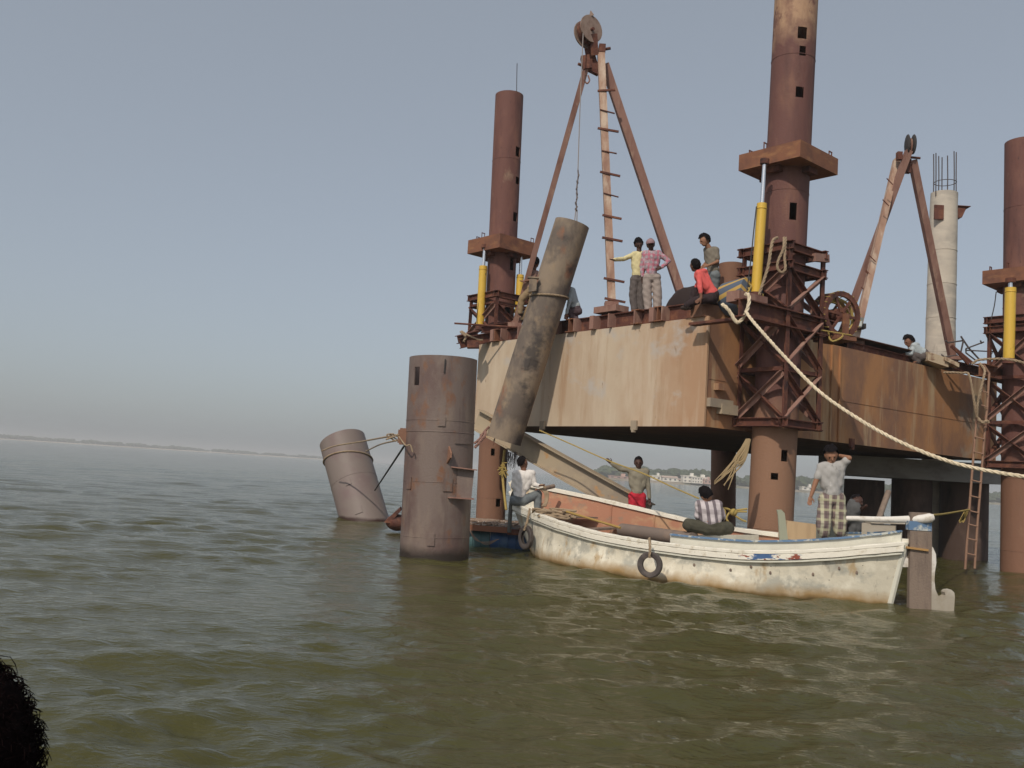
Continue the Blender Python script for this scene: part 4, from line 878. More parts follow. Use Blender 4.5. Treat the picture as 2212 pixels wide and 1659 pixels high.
mb=MB(); mb.cyl(at(*zJ(1090,945),19.4),at(*zJ(1200,920),19.6),.045,n=10); tag(obj('wooden_log',mb,WOOD,smooth=True),'short wooden log on the bow rail right of the white shirt man','log')
mb=MB()
for k in range(4): 
    o_=k*14; mb.tube(catmull([at(*zJ(1040+o_,950),19.1),at(*zJ(1090+o_,1000),19.05),at(*zJ(1100+o_*.6,1090),19.0),at(*zJ(1060+o_,1160),18.95)],5),.016,6)
mb.tube(catmull([at(*zJ(1010,930),19.1),at(*zJ(1060,905),19.1),at(*zJ(1100,940),19.1),at(*zJ(1030,960),19.1)],5),.025,6)
tag(obj('bow_rope',mb,ROPET,smooth=True),'coiled rope over the bow rail by the white shirt man','rope')
# tyres
def tyre(px,py,Y,ax,label,Rr,ropepts):
    c=at(px,py,Y); t=thing('tyre_fender',label,'tyre',c-UP*Rr,'tyre fenders on the boat side'); ax=V(ax).normalized(); x=UP.cross(ax).normalized(); y=ax.cross(x)
    b=MB(); n=40; prof=[(1,-.30),(1,.30),(.93,.42),(.75,.46),(.58,.32),(.58,.22),(.68,.22),(.85,.28),(.85,-.28),(.68,-.22),(.58,-.22),(.58,-.32),(.75,-.46),(.93,-.42)]; kk=len(prof); vs=[]
    for i in range(n):
        a=2*math.pi*i/n; dv=x*math.cos(a)+y*math.sin(a)
        for r_,o_ in prof: vs.append(c+dv*(Rr*r_)+ax*(Rr*.42*o_))
    b.add(vs,[(i*kk+j,((i+1)%n)*kk+j,((i+1)%n)*kk+(j+1)%kk,i*kk+(j+1)%kk) for i in range(n) for j in range(kk)])
    obj('tyre',b,TYRE,t,smooth=True,ang=30)
    obj('rope',rope([at(*q,Y_) for *q,Y_ in ropepts],.024),ROPET if Rr>.19 else ROPEY,t,smooth=True)
tyre(1404,1220,14.98,(-.45,-.89,.05),'round black tyre fender hanging mid side of the boat',.205,[(1403,1163,15.25),(1404,1172,14.95),(1404,1190,14.9),(1403,1205,14.9)])
tyre(1136,1161,18.35,(-.85,-.52,0),'brownish tyre fender hanging at the bow',.235,[(*zU(515,1050),18.5),(*zU(490,1180),18.35),(*zU(470,1260),18.3),(*zU(430,1380),18.3)])
# ---------------------------------------------------------------- mooring rope (thick) and others
pts=[at(*zR(230,1195),17.0),at(*zR(290,1240),16.9),at(*zR(350,1320),16.9),at(*zR(410,1425),16.9),at(*zR(460,1450),16.9),at(*zR(520,1390),16.85),at(*zR(575,1290),16.8),at(*zR(610,1150),16.8),at(*zR(600,1060),16.85),at(*zR(560,1050),16.95)]
mb=rope(pts,m(4.4,16.5)); mb2=rope([at(*zR(560,1290),16.75),at(*zF(830,480),16.5),at(*zF(1200,890),15.9),at(1769,845,15.4),at(1850,902,14.9),at(1935,950,14.3),at(2030,990,13.8),at(2120,1014,13.4),at(2240,1034,13.0)],m(4.2,14.2)); mb.add(mb2.v,mb2.f)
tag(obj('mooring_rope',mb,ROPEW,smooth=True),'thick cream mooring rope looping at the deck corner and sagging to the right edge','rope')
mb=rope([at(*zR(1010,255),17.3),at(*zR(950,290),17.2),at(*zR(920,400),17.15),at(*zR(880,650),17.1),at(*zR(810,880),17.1),at(*zR(750,1060),17.1)],.03)
tag(obj('hanging_rope',mb,ROPET,smooth=True),'single tan rope strand hanging on the tall leg frame right of the yellow jack','rope')
mb=rope([at(*zR(1100,250),17.2),at(*zR(1095,400),17.1),at(*zR(1020,580),17.05),at(*zR(1010,690),17.05),at(*zR(1070,745),17.05),at(*zR(1120,690),17.05),at(*zR(1110,520),17.1),at(*zR(1125,250),17.2)],.026)
tag(obj('hanging_rope',mb,ROPET,smooth=True),'closed rope loop hanging on the front of the tall leg frame','rope')
mb=MB()
for k in range(22):
    e=random.choice([(360,500),(440,430),(470,540),(510,600),(620,300),(560,330)]); e=(e[0]+random.gauss(0,14),e[1]+random.gauss(0,12)); s0_=(760+random.uniform(-20,15),0); mid=(690+random.uniform(-50,30),190+random.uniform(-40,60)); mb.tube(catmull([at(*zL(*s0_),17.2),at(*zL(*mid),17.15),at(*zL((mid[0]*.45+e[0]*.55),(mid[1]*.4+e[1]*.6)+random.uniform(-20,20)),17.1),at(*zL(*e),17.1)],4),[.020*(1-i/14) +.004 for i in range(13)],6)
tag(obj('frayed_rope',mb,mat('frayed_fibre',(.34,.25,.14),.95),smooth=True),'frayed rope end hanging from the frame left of the tall leg','rope')
mb=rope([at(*zK(385,60),20.8),at(*zK(640,170),20.4),at(*zK(990,325),19.45),at(*zK(1300,440),18.4),at(*zK(1560,560),17.2),at(*zK(1790,660),16.2)],.015)
tag(obj('hand_line',mb,ROPEY,smooth=True),'thin yellow line held by the man in red trousers running to the striped shirt man','rope')
mb=MB()
for a in (((1330,790),(1380,820),(1400,900),(1385,1000)),((1340,790),(1430,800),(1560,860),(1590,900)),((1590,830),(1520,860),(1430,1000),(1480,1100)),((1560,900),(1650,870),(1860,870)),((1580,840),(1700,830),(1870,810)),((1620,960),(1750,1040),(1850,1080))):
    mb.tube(catmull([at(*zT(*q),17.6) for q in a],5),.02,6)
mb.ell(at(*zT(1580,880),17.6),.08,.06,.07,n=10,k=8)
tag(obj('knotted_rope',mb,ROPEY,smooth=True),'knotted yellow rope between the dark leg and the tall leg behind the striped shirt man','rope')
mb=rope([at(*zN(505,1160),20.9),at(*zN(330,1190),17),at(*zN(240,1200),13.9)],.018); tag(obj('stern_line',mb,ROPEY,smooth=True),'thin yellow line from the tiller to the hanging ladder','rope')
mb=MB()
for k in range(16): 
    x0=random.uniform(470,500); mb.tube(catmull([at(*zN(x0,1165),20.8),at(*zN(x0-20,1200),20.8),at(*zN(x0-45+random.uniform(-15,25),1248+random.uniform(-15,5)),20.8)],3),.014,5)
tag(obj('rope_bundle',mb,ROPEY,smooth=True),'yellow rope bundle tied to the hanging ladder','rope')
mb=MB(); mb.tube(catmull([at(*zJ(620,500),21.8),at(*zJ(600,700),21.6),at(*zJ(605,900),21.5),at(*zJ(640,1200),21.3)],5),.03,6)
for k in range(30):
    q=at(*zJ(random.uniform(580,640),random.uniform(640,780)),21.5); mb.tube([q,q+V((random.uniform(-.16,.1),0,random.uniform(-.15,.03)))],.012,4)
tag(obj('pile_rope',mb,ROPEY,smooth=True),'rope with frayed yellow knot hanging beside the far left leg','rope')
mb=rope([at(*zH(1270,1280),21.3),at(*zH(1480,1285),20.9),at(*zH(1570,1320),20.8),at(*zN(540,440),20.8),at(*zN(553,510),20.8)],.028); m2=rope([at(*zH(1600,1180),21.0),at(*zH(1700,1130),20.9),at(*zH(2020,1125),20.6),at(*zH(2300,1190),20.2)],.03)
mb.add(m2.v,m2.f); m2=rope([at(*zH(1690,1170),20.9),at(*zH(1750,1250),20.8),at(*zN(600,230),20.7),at(*zN(560,400),20.7),at(*zN(553,510),20.75)],.028); mb.add(m2.v,m2.f)
m2=rope([at(*zN(560,515),20.7),at(*zN(590,545),20.65),at(*zN(625,535),20.65),at(*zN(635,550),20.65)],.035); mb.add(m2.v,m2.f)
tag(obj('ladder_rope',mb,ROPET,smooth=True),'tan ropes tying the hanging ladder over the hull top at right','rope')
mb=rope([at(*zB(270,1280),23.4),at(*zB(320,1330),23.3),at(*zB(300,1380),23.3)],.03); m2=rope([at(*zB(280,1275),23.4),at(*zB(350,1320),23.3),at(*zB(450,1360),23.3),at(*zB(490,1360),23.3)],.025); mb.add(m2.v,m2.f)
tag(obj('corner_rope',mb,ROPET,smooth=True),'light rope draped over the far left hull corner','rope')
# ---------------------------------------------------------------- hanging ladder
lad=thing('hanging_ladder','long rusty ladder hanging from the hull down to the water at right','ladder',at(*zN(500,1580),20.8))
LM=mat('ladder_rust',(.32,.19,.13),.8,[((.26,.14,.1),(4,4,4),.5,.7,5)])
sideL=[(470,1580),(490,1280),(515,950),(540,640),(553,500)]; sideR=[(537,1575),(555,1280),(578,1000),(605,640),(625,440),(640,200),(600,140)]
for sd_ in (sideL,sideR):
    b=MB(); b.tube([at(*zN(*q),20.8+ (0.0 if q[1]>900 else .1*(900-q[1])/900)) for q in sd_],.026,6); obj('side_rail',b,LM,lad)
def lx(S,y): return float(np.interp(y,[q[1] for q in S][::-1],[q[0] for q in S][::-1]))
for y in (330,430,545,655,760,960,1070,1175,1270,1370,1475):
    b=MB(); b.tube([at(*zN(lx(sideL,y-8) if y>500 else 585,y-8),20.78),at(*zN(lx(sideR,y+8),y+8),20.78)],.016,6); obj('rung',b,LM,lad)
# ---------------------------------------------------------------- drum raft
raft=thing('drum_raft','raft of blue drums under lashed planks between the caisson and the boat','raft',at(1070,1172,20.3)*1)
ry=20.2; 
for k,(px,mt_) in enumerate(((1030,DRUMT),(1088,DRUMB),(1140,DRUMB))):
    c=at(px,1158,ry); b=MB(); c=V((c.x,ry,.10)); b.cyl(c-V((.27,0,0)),c+V((.27,0,0)),.28,n=28)
    for o_ in (-.27,-.09,.09,.27): b.torus(c+V((o_,0,0)),V((1,0,0)),.283,.014,28,6)
    obj('drum',b,mt_,raft,smooth=True)
    for y2 in (.75,1.5):
        b=MB(); c2=c+V((0,y2,0)); b.cyl(c2-V((.27,0,0)),c2+V((.27,0,0)),.28,n=24); obj('drum',b,DRUMT if k%2 else DRUMB,raft,smooth=True)
x0,x1=at(1008,1140,ry).x,at(1150,1140,ry).x
PLK=mat('raft_plank',(.26,.21,.17),.85,[((.18,.2,.24),(2,2,2),.5,.65,4),((.33,.15,.1),(4,4,4),.6,.7,4)],.3,20)
for k in range(7):
    y=ry-.25+k*.32; b=MB(); b.bar(V((x0,y,.43+.01*(k%3))),V((x1+.1*(k%2),y+.03,.43)),.29,.05); obj('plank',b,PLK,raft)
b=MB(); b.bar(V((x0,ry-.36,.40)),V((x0+ (x1-x0)*.62,ry-.36,.39)),.08,.12); obj('edge_timber',b,mat('edge_timber_red',(.25,.11,.065),.8),raft)
b=MB(); b.bar(V((x0+(x1-x0)*.62,ry-.36,.36)),V((x1+.1,ry-.36,.36)),.08,.12); obj('edge_timber',b,RB,raft)
b=MB()
for k in range(16):
    xa=random.uniform(x0,x1); b.tube(catmull([V((xa,ry-.4,.47)),V((xa+random.uniform(-.3,.3),ry+.2,.5)),V((xa+random.uniform(-.6,.6),ry+1.0,.49)),V((xa+random.uniform(-.6,.6),ry+1.6,.49))],4),.018,5)
for k in range(4): b.tube(catmull([V((x0+.05,ry-.42,.42)),V((x0+.2,ry-.44,.22-.02*k)),V((x0+.45,ry-.44,.06+.02*k)),V((x0+.72,ry-.42,.2))],5),.006,5)
obj('lashing',b,mat('lashing',(.28,.2,.15),.9,[((.55,.5,.45),(6,6,6),.6,.65,3)]),raft)
# bent mooring post by the bow
b=MB(); b.tube(catmull([at(1100,1150,19.6),at(1103,1100,19.6),at(1108,1068,19.6),at(1118,1058,19.6)],5),.045,10)
tag(obj('mooring_post',b,mat('post_grey',(.12,.12,.11),.7),smooth=True),'thin grey post bent at the top left of the boat bow','post')
# small work raft behind the boat
w2=thing('work_raft','low plank raft behind the boat carrying the man in red trousers','raft',V((at(1380,1100,19.8).x,19.9,0)))
cx=at(1380,1166,19.9).x; zr=at(1378,1158,19.9).z-.0
zr=.33
for k in range(5):
    b=MB(); b.bar(V((cx-1.0,19.45+k*.3,zr-.03)),V((cx+.9,19.45+k*.3,zr-.03)),.28,.05); obj('plank',b,PLK,w2)
for sx in (-.6,.5):
    b=MB(); b.cyl(V((cx+sx,19.35,.02)),V((cx+sx,20.75,.02)),.26,n=24); obj('drum',b,DRUMB,w2,smooth=True)
# ---------------------------------------------------------------- people
def remesh(mb,voxel,name,mt,parent,sm=3):
    me=bpy.data.meshes.new('tmp'); me.from_pydata([tuple(v) for v in mb.v],[],mb.f); me.update(); o=bpy.data.objects.new('tmp',me); C.objects.link(o)
    md=o.modifiers.new('r','REMESH'); md.mode='VOXEL'; md.voxel_size=voxel
    if sm: s_=o.modifiers.new('s','SMOOTH'); s_.factor=.5; s_.iterations=sm
    dg=bpy.context.evaluated_depsgraph_get(); ev=o.evaluated_get(dg); nm=bpy.data.meshes.new_from_object(ev); nm.name=name
    bpy.data.objects.remove(o); bpy.data.meshes.remove(me); nm.materials.clear(); nm.shade_smooth()
    if name in('shirt','trousers'):   # folds
        n_=len(nm.vertices); co=np.empty(n_*3); no=np.empty(n_*3); nm.vertices.foreach_get('co',co); nm.vertices.foreach_get('normal',no); co=co.reshape(-1,3); no=no.reshape(-1,3)
        x_,y_,z_=co.T; q=.0035*np.sin(x_*31+3*np.sin(z_*9+y_*7))*np.sin(z_*21+2*np.sin(x_*13))+.0028*np.sin(z_*47+x_*38+2.5*np.sin(y_*23+x_*11))
        nm.vertices.foreach_set('co',(co+no*q[:,None]).ravel()); nm.update()
    return mesh_obj(name,nm,parent,mt)
def cap(mb,a,b_,ra,rb,n=12,k=4):
    a,b_=V(a),V(b_); d=b_-a
    if d.length<1e-4: d=V((0,0,1e-3))
    u=d.normalized(); pts=[];rr=[]
    for i in range(k+1):
        t=math.pi/2*i/k; pts.append(a-u*ra*math.cos(t)*.999); rr.append(max(.001,ra*math.sin(t)))
    for i in range(k+1):
        t=math.pi/2*i/k; pts.append(b_+u*rb*math.sin(t)*.999); rr.append(max(.001,rb*math.cos(t)))
    mb.tube(pts,rr,n)
def bodyframe(J,Y,g): return {k:at(*g(v[0],v[1]),Y+(v[2] if len(v)>2 else 0)) for k,v in J.items()}
def hand(mb,wr,tip,side,curl=.5):
    d=(tip-wr).normalized(); s_=V((1,0,0)); s_=(s_-d*s_.dot(d)); s_=s_.normalized() if s_.length>.1 else V((0,1,0)); nrm=d.cross(s_)
    pc=wr+d*.05; mb.ell(pc,.04,.018,.055,ax=s_,ay=nrm,az=d,n=12,k=8)
    for i,(o_,L_) in enumerate(((-.03,.06),(-.01,.072),(.01,.068),(.03,.052))):
        b0=wr+d*.09+s_*o_; k1=b0+d*(L_*.55)+nrm*(.01*curl); k2=k1+d*(L_*.45*(1-curl*.5))+nrm*(.035*curl); cap(mb,b0,k1,.0095,.009,8,3); cap(mb,k1,k2,.009,.0075,8,3)
    t0=wr+d*.035+s_*(.035*side); t1=t0+s_*(.028*side)+d*.03; cap(mb,t0,t1,.012,.010,8,3); cap(mb,t1,t1+d*.028,.010,.008,8,3)
def person(label,Y,g,J,look,shirt,trou,skin=SKIN,sleeve=1.0,tleg=1.0,shoe=None,hairk='short',scale=1.0,tw=.012,nohead=False,capm=None,curl=.5,wide=1.0,belt=None):
    P=bodyframe(J,Y,g); k=scale; look=V(look).normalized()
    zlow=min(p.z for p in P.values()); base=V((P['pel'].x,P['pel'].y,zlow)); t=thing('person',label,'person',base)
    B=MB(); T=MB(); L=MB()
    neck,pel=P['neck'],P['pel']; chest=(P['shL']+P['shR'])/2-V((0,0,.10*k)); belly=chest.lerp(pel,.55)
    def torso(mb,e):
        sh=(P['shR']-P['shL']); w_=min(sh.length,.40)*.5; side=sh.normalized() if sh.length>.05 else V((1,0,0)); up=(chest-pel).normalized(); fw=side.cross(up).normalized(); side=up.cross(fw).normalized() if abs(side.dot(up))>.3 else side
        wx=max(.11,w_*.95)*wide
        mb.ell(chest,(wx+.02+e),.105*k+e,.17*k,ax=side,ay=fw,az=up,n=18,k=12); mb.ell(belly,max(.12,wx*.85)+e,.10*k+e,.17*k,ax=side,ay=fw,az=up,n=18,k=12)
        cap(mb,chest.lerp(neck,.3),pel+up*.03,.10*k+e,.11*k+e,16); cap(mb,P['shL'],P['shR'],.062*k+e,.062*k+e)
        cap(mb,P['shL'],chest.lerp(pel,.5)-side*wx*.5,.06*k+e,.085*k+e); cap(mb,P['shR'],chest.lerp(pel,.5)+side*wx*.5,.06*k+e,.085*k+e)
        return side,fw,up
    side,fw,up=torso(B,0); torso(T,.014)
    cap(B,P['hipL'],P['hipR'],.10*k,.10*k); cap(B,chest+up*.08,P['head'],.062*k,.052*k)
    # head
    hd=P['head']; hu=(hd-neck); hu=(hu-look*hu.dot(look)); hu=hu.normalized() if hu.length>.01 else UP; hs_=look.cross(hu).normalized()
    k_=k; k=k*1.09
    if not nohead:
        B.ell(hd,.076*k,.094*k,.112*k,ax=hs_,ay=look,az=hu,n=20,k=16,fn=lambda a,b_,c:(-.13*max(0,-c)*(1-max(0,b_))-.04*max(0,b_)*max(0,c)))
        B.ell(hd+look*.045*k-hu*.065*k,.045*k,.045*k,.045*k,ax=hs_,ay=look,az=hu,n=12,k=8)
        cap(B,hd+look*.088*k+hu*.01*k,hd+look*.106*k-hu*.022*k,.009*k,.014*k,8,3); cap(B,hd+look*.084*k+hu*.022*k-hs_*.03*k,hd+look*.084*k+hu*.022*k+hs_*.03*k,.011*k,.011*k,8,3)
        for s_ in (-1,1): B.ell(hd+hs_*(s_*.078*k)-look*.005*k,.012*k,.02*k,.033*k,ax=hs_,ay=look,az=hu,n=10,k=8)
        cap(B,hd+look*.086*k-hu*.05*k-hs_*.018*k,hd+look*.086*k-hu*.05*k+hs_*.018*k,.0095*k,.0095*k,8,3)
    k=k_
    for s_ in 'LR':
        sgn=-1 if s_=='L' else 1
        cap(B,P['sh'+s_],P['el'+s_],.048*k,.038*k); cap(B,P['el'+s_],P['wr'+s_],.039*k,.026*k)
        tip=P.get('ha'+s_,P['wr'+s_]+(P['wr'+s_]-P['el'+s_]).normalized()*.15); hand(B,P['wr'+s_],tip,-sgn,curl)
        cap(B,P['hip'+s_],P['kn'+s_],.088*k,.056*k); cap(B,P['kn'+s_],P['an'+s_],.058*k,.036*k)
        toe=P['an'+s_]+V((look.x*.15,look.y*.15 if abs(look.y)>.3 else -.1,-.045)); cap(B,P['an'+s_]+V((0,0,-.03)),toe,.038*k,.03*k)
        if sleeve>0:
            e_=P['el'+s_]; 
            if sleeve<=.5: cap(T,P['sh'+s_],P['sh'+s_].lerp(e_,sleeve*2*.8),.066*k,.060*k)
            else: cap(T,P['sh'+s_],e_,.064*k,.052*k); cap(T,e_,e_.lerp(P['wr'+s_],(sleeve-.5)*2*.97),.053*k,.042*k)
        kn=P['kn'+s_]
        if tleg<=.5: cap(L,P['hip'+s_],P['hip'+s_].lerp(kn,tleg*2),.108*k,.088*k)
        else: cap(L,P['hip'+s_],kn,.106*k,.076*k+tw); cap(L,kn,kn.lerp(P['an'+s_],(tleg-.5)*2),.076*k+tw,.058*k+tw)
    cap(L,P['hipL'],P['hipR'],.115*k,.115*k); cap(L,pel,pel+up*.05,.125*k,.12*k)
    cap(T,pel+up*.12,pel+up*.06,.12*k,.13*k)
    remesh(B,.0085,'body',skin,t,2); 
    if shirt: remesh(T,.012,'shirt',shirt,t,3)
    remesh(L,.012,'trousers',trou,t,3)
    if belt:
        b=MB(); 
        for k_ in range(1): b.ell(pel+up*.06,.15,.13,.03,ax=side,ay=fw,az=up,n=20,k=8)
        obj('waistband',b,belt,t,smooth=True)
    if shoe:
        for s_ in 'LR':
            b=MB(); toe=P['an'+s_]+V((look.x*.13,look.y*.13 if abs(look.y)>.3 else -.08,-.05)); cap(b,P['an'+s_]+V((0,0,-.04)),toe,.05,.042); obj('shoe',b,shoe,t,smooth=True)
    k=k*1.09
    if hairk and not nohead:
        b=MB(); hc=hd+hu*.018*k-look*.016*k; amp=.10 if hairk!='curly' else .22; n_,k_=26,18; vs=[];keep=[]
        sx,sy,sz=(.088,.104,.118) if hairk!='big' else (.10,.12,.135)
        for i in range(k_+1):
            th=math.pi*i/k_
            for j in range(n_):
                ph=2*math.pi*j/n_; a,bb,c=math.sin(th)*math.cos(ph),math.sin(th)*math.sin(ph),math.cos(th); q=1+amp*noise.noise(V((a*4+hd.x,bb*4,c*4)))+.05*random.uniform(-1,1)
                vs.append(hc+hs_*(a*sx*q*k)+look*(bb*sy*q*k)+hu*(c*sz*q*k)); keep.append((bb<.25 or c>.38) and c>-.45-.2*(bb<-.2) )
        fs=[f for i in range(k_) for j in range(n_) for f in [(i*n_+j,i*n_+(j+1)%n_,(i+1)*n_+(j+1)%n_,(i+1)*n_+j)] if all(keep[q] for q in f)]
        b.add(vs,fs)
        if not capm: obj('hair',b,HAIR,t,smooth=True)
        else:
            obj('hair',b,HAIR,t,smooth=True); b=MB(); b.ell(hd+hu*.035*k-look*.01*k,.095*k,.112*k,.10*k,ax=hs_,ay=look,az=hu,n=20,k=12,fn=None); b.v=[tuple(V(v)-hu*min(0,(V(v)-hd).dot(hu)-.02*k)) if (V(v)-hd).dot(hu)<.02*k else v for v in b.v]
            b.ell(hd+look*.115*k+hu*.025*k,.075*k,.08*k,.010*k,ax=hs_,ay=look,az=(hu+look*.25).normalized(),n=16,k=6); obj('cap',b,capm,t,smooth=True)
    if not nohead:
        for s_ in (-1,1):
            b=MB(); b.ell(hd+look*.084*k+hs_*(s_*.03*k)+hu*.004*k,.014*k,.008*k,.008*k,ax=hs_,ay=look,az=hu,n=10,k=6); obj('eye',b,HAIR,t,smooth=True)
    return t,P
WHC=cloth('white_cotton',(.78,.74,.70)); JEAN=cloth('faded_jeans',(.17,.19,.20)); SWE=cloth('grey_sweater',(.26,.235,.18)); REDT=cloth('red_trousers',(.50,.025,.045))
STRP=cloth('striped_shirt',(.60,.54,.55),('stripe',(.12,.095,.11,.85),(.93,0,.16),8.4,.12,.42),('stripe',(.16,.12,.14,.3),(0,0,1),5.0,.3,.4))
OLI=cloth('dark_olive_trousers',(.075,.07,.05)); GREYT=cloth('grey_tee',(.40,.385,.37),((.22,.21,.2),(7,7,5),.62,.68,4),((.6,.58,.56),(9,9,6),.66,.72,4))
PLD=cloth('plaid_shorts',(.22,.16,.15),('stripe',(.52,.50,.36,.85),(1,0,0),8.5,.05,.36),('stripe',(.10,.08,.08,.6),(1,0,0),8.5,.55,.2),('stripe',(.62,.60,.38,.45),(0,0,1),6.5,.3,.25),('stripe',(.08,.06,.06,.35),(0,0,1),6.5,.7,.2))
YELS=cloth('pale_yellow_shirt',(.66,.58,.33)); GRYT=cloth('grey_trousers',(.125,.105,.10)); PINK=cloth('pink_plaid_shirt',(.33,.27,.30),('stripe',(.50,.13,.18,.65),(1,0,0),10,.2,.4),('stripe',(.50,.10,.16,.5),(0,0,1),9,.5,.45),((.52,.47,.50,.7),(14,14,10),.52,.6,3))
BEI=cloth('beige_trousers',(.36,.30,.27)); OLS=cloth('olive_shirt',(.20,.175,.14)); CORAL=cloth('coral_shirt',(.74,.13,.12)); DKT=cloth('dark_trousers',(.035,.022,.024)); LBL=cloth('light_blue_shirt',(.42,.47,.49))
KHK=cloth('khaki_trousers',(.27,.19,.11)); TAU=cloth('taupe_shirt',(.33,.20,.16)); MAR=cloth('maroon_grey_trousers',(.10,.07,.08)); DGY=cloth('shaded_grey',(.10,.10,.10)); BLKS=mat('dark_shoe',(.05,.035,.03),.7)  # DGY: grey cloth with the shade behind the stern put into its colour
person('man in white shirt and jeans sitting on the bow, seen from behind, looking right',19.15,zU,dict(head=(408,360),neck=(425,440),shL=(300,520),shR=(548,515),elL=(262,720,-.02),wrL=(330,800,.2),elR=(585,690),wrR=(650,700,-.1),haR=(700,700,-.15),pel=(350,880),hipL=(290,925),hipR=(430,920),knL=(330,900,.42),anL=(400,1060,.4),knR=(640,830,.1),anR=(630,1060,.05)),(.75,.5,.05),WHC,JEAN,SKIN,1.0,1.0,shoe=BLKS)
person('man in grey sweater and red trousers standing behind the boat holding the yellow line',19.7,zO,dict(head=(820,425),neck=(822,500),shL=(715,530),shR=(925,545),elL=(565,510,-.05),wrL=(440,430,-.1),haL=(385,380,-.1),elR=(955,745),wrR=(972,920),haR=(975,995),pel=(800,865),hipL=(745,900),hipR=(855,900),knL=(745,1190),knR=(850,1190),anL=(745,1440),anR=(850,1440)),(-.15,-1,-.05),SWE,REDT,SKIND,1.0,1.0,tw=.03,wide=1.18)
person('man in striped shirt sitting in the boat with his back turned',15.6,zT,dict(head=(1000,515),neck=(1050,600),shL=(860,720),shR=(1250,720),elL=(820,960,.02),wrL=(850,1080,.25),elR=(1350,960),wrR=(1300,1100,.3),pel=(1140,1140),hipL=(1010,1220),hipR=(1310,1220),knL=(640,1150,.0),anL=(800,1400,.15),knR=(1460,1215,.05),anR=(1350,1290,.4)),(-.25,.95,-.45),STRP,OLI,SKINM,.9,.62,wide=1.28,tw=.03,belt=mat('orange_waistband',(.55,.17,.05),.8),scale=1.08)
person('man in grey t-shirt and plaid shorts standing in the boat, hand behind his head',14.6,zS,dict(head=(470,245),neck=(482,345),shL=(330,420),shR=(620,400),elL=(235,650,-.03),wrL=(165,860,-.06),haL=(140,985,-.08),elR=(745,285,-.08),wrR=(610,250,.06),haR=(540,225,.1),pel=(480,860),hipL=(395,910),hipR=(570,905),knL=(355,1290,-.03),knR=(600,1280),anL=(390,1640),anR=(610,1620)),(-.15,-1,-.45),GREYT,PLD,SKINM,.42,.66,shoe=BLKS,tw=.035,hairk='big',scale=1.08)
person('man in grey clothes darkened for the shade, stooping behind the boat stern',15.9,zS,dict(head=(860,930),neck=(815,935),shL=(785,960),shR=(840,1000,-.1),elL=(790,1080),wrL=(830,1160),elR=(850,1110,-.1),wrR=(910,1075,-.15),pel=(770,1160),hipL=(750,1190),hipR=(810,1190),knL=(840,1240),knR=(880,1250),anL=(790,1400),anR=(850,1400)),(.7,-.6,-.4),DGY,DGY,SKIND,.4,1.0,scale=.95)
person('man in pale yellow shirt and grey trousers with one arm stretched to the derrick leg',20.1,zQ,dict(head=(603,350),neck=(620,440),shL=(540,490),shR=(675,490,.02),elL=(385,555,-.05),wrL=(255,565,-.25),haL=(190,570,-.4),elR=(680,660,.05),wrR=(650,790,.1),pel=(580,810),hipL=(548,850),hipR=(630,850),knL=(520,1060),knR=(625,1060),anL=(540,1265),anR=(640,1275)),(.1,-.95,-.5),YELS,GRYT,SKIND,1.0,1.0,shoe=BLKS,tw=.02,hairk='big',scale=.97)
person('man in pink plaid shirt and cap standing with a hand on his hip',19.85,zQ,dict(head=(770,355),neck=(777,425),shL=(685,480),shR=(880,475),elL=(645,660),wrL=(655,800,-.03),haL=(660,870),elR=(1025,585,-.05),wrR=(930,670,-.12),haR=(885,690,-.12),pel=(780,790),hipL=(720,820),hipR=(845,820),knL=(720,1040),knR=(865,1040),anL=(735,1265),anR=(865,1270)),(-.05,-1,-.15),PINK,BEI,SKIND,1.0,1.0,shoe=BEI,tw=.03,capm=mat('dusty_cap',(.30,.19,.20),.9),scale=.97)
person('man in olive shirt standing and looking down beside the short pipe',19.3,zQ,dict(head=(1530,295),neck=(1600,385),shL=(1560,430,.12),shR=(1690,430,-.05),elR=(1715,595,-.12),wrR=(1590,645,-.2),haR=(1500,665,-.2),elL=(1560,600,.15),wrL=(1500,660,.1),pel=(1655,760),hipL=(1620,790,.06),hipR=(1680,790,-.06),knL=(1630,1010),knR=(1680,1010),anL=(1640,1230),anR=(1680,1230)),(-.85,-.25,-.5),OLS,JEAN,SKINM,.45,1.0,shoe=BLKS,hairk='big',scale=1.0)
person('man in coral red shirt sitting at the deck corner leaning on his hand',18.0,zQ,dict(head=(1395,650),neck=(1430,720),shL=(1450,760,-.1),shR=(1520,740,.12),elL=(1465,950,-.18),wrL=(1485,1110,-.2),haL=(1420,1160,-.2),elR=(1430,920,.25),wrR=(1390,1030,.25),pel=(1650,1060),hipL=(1620,1110,-.08),hipR=(1650,1110,.12),knL=(1440,1130,-.1),knR=(1400,1010,.25),anL=(1290,1200,-.05),anR=(1330,1210,.2)),(-.55,.75,.1),CORAL,DKT,SKIN,.75,1.0,scale=1.0,shoe=BLKS)
person('man in taupe shirt and khaki trousers climbing behind the tilted pipe',22.9,zB,dict(head=(1010,605),neck=(1000,665),shL=(945,705),shR=(1010,705,.1),elL=(965,780,-.1),wrL=(905,785,-.15),elR=(1030,790),wrR=(1050,860),pel=(960,860),hipL=(940,890),hipR=(985,890),knL=(870,960,-.1),knR=(960,1020),anL=(855,1090,-.1),anR=(880,1150)),(.4,.8,0),TAU,KHK,SKIN,.45,1.0,shoe=BLKS,scale=.97)
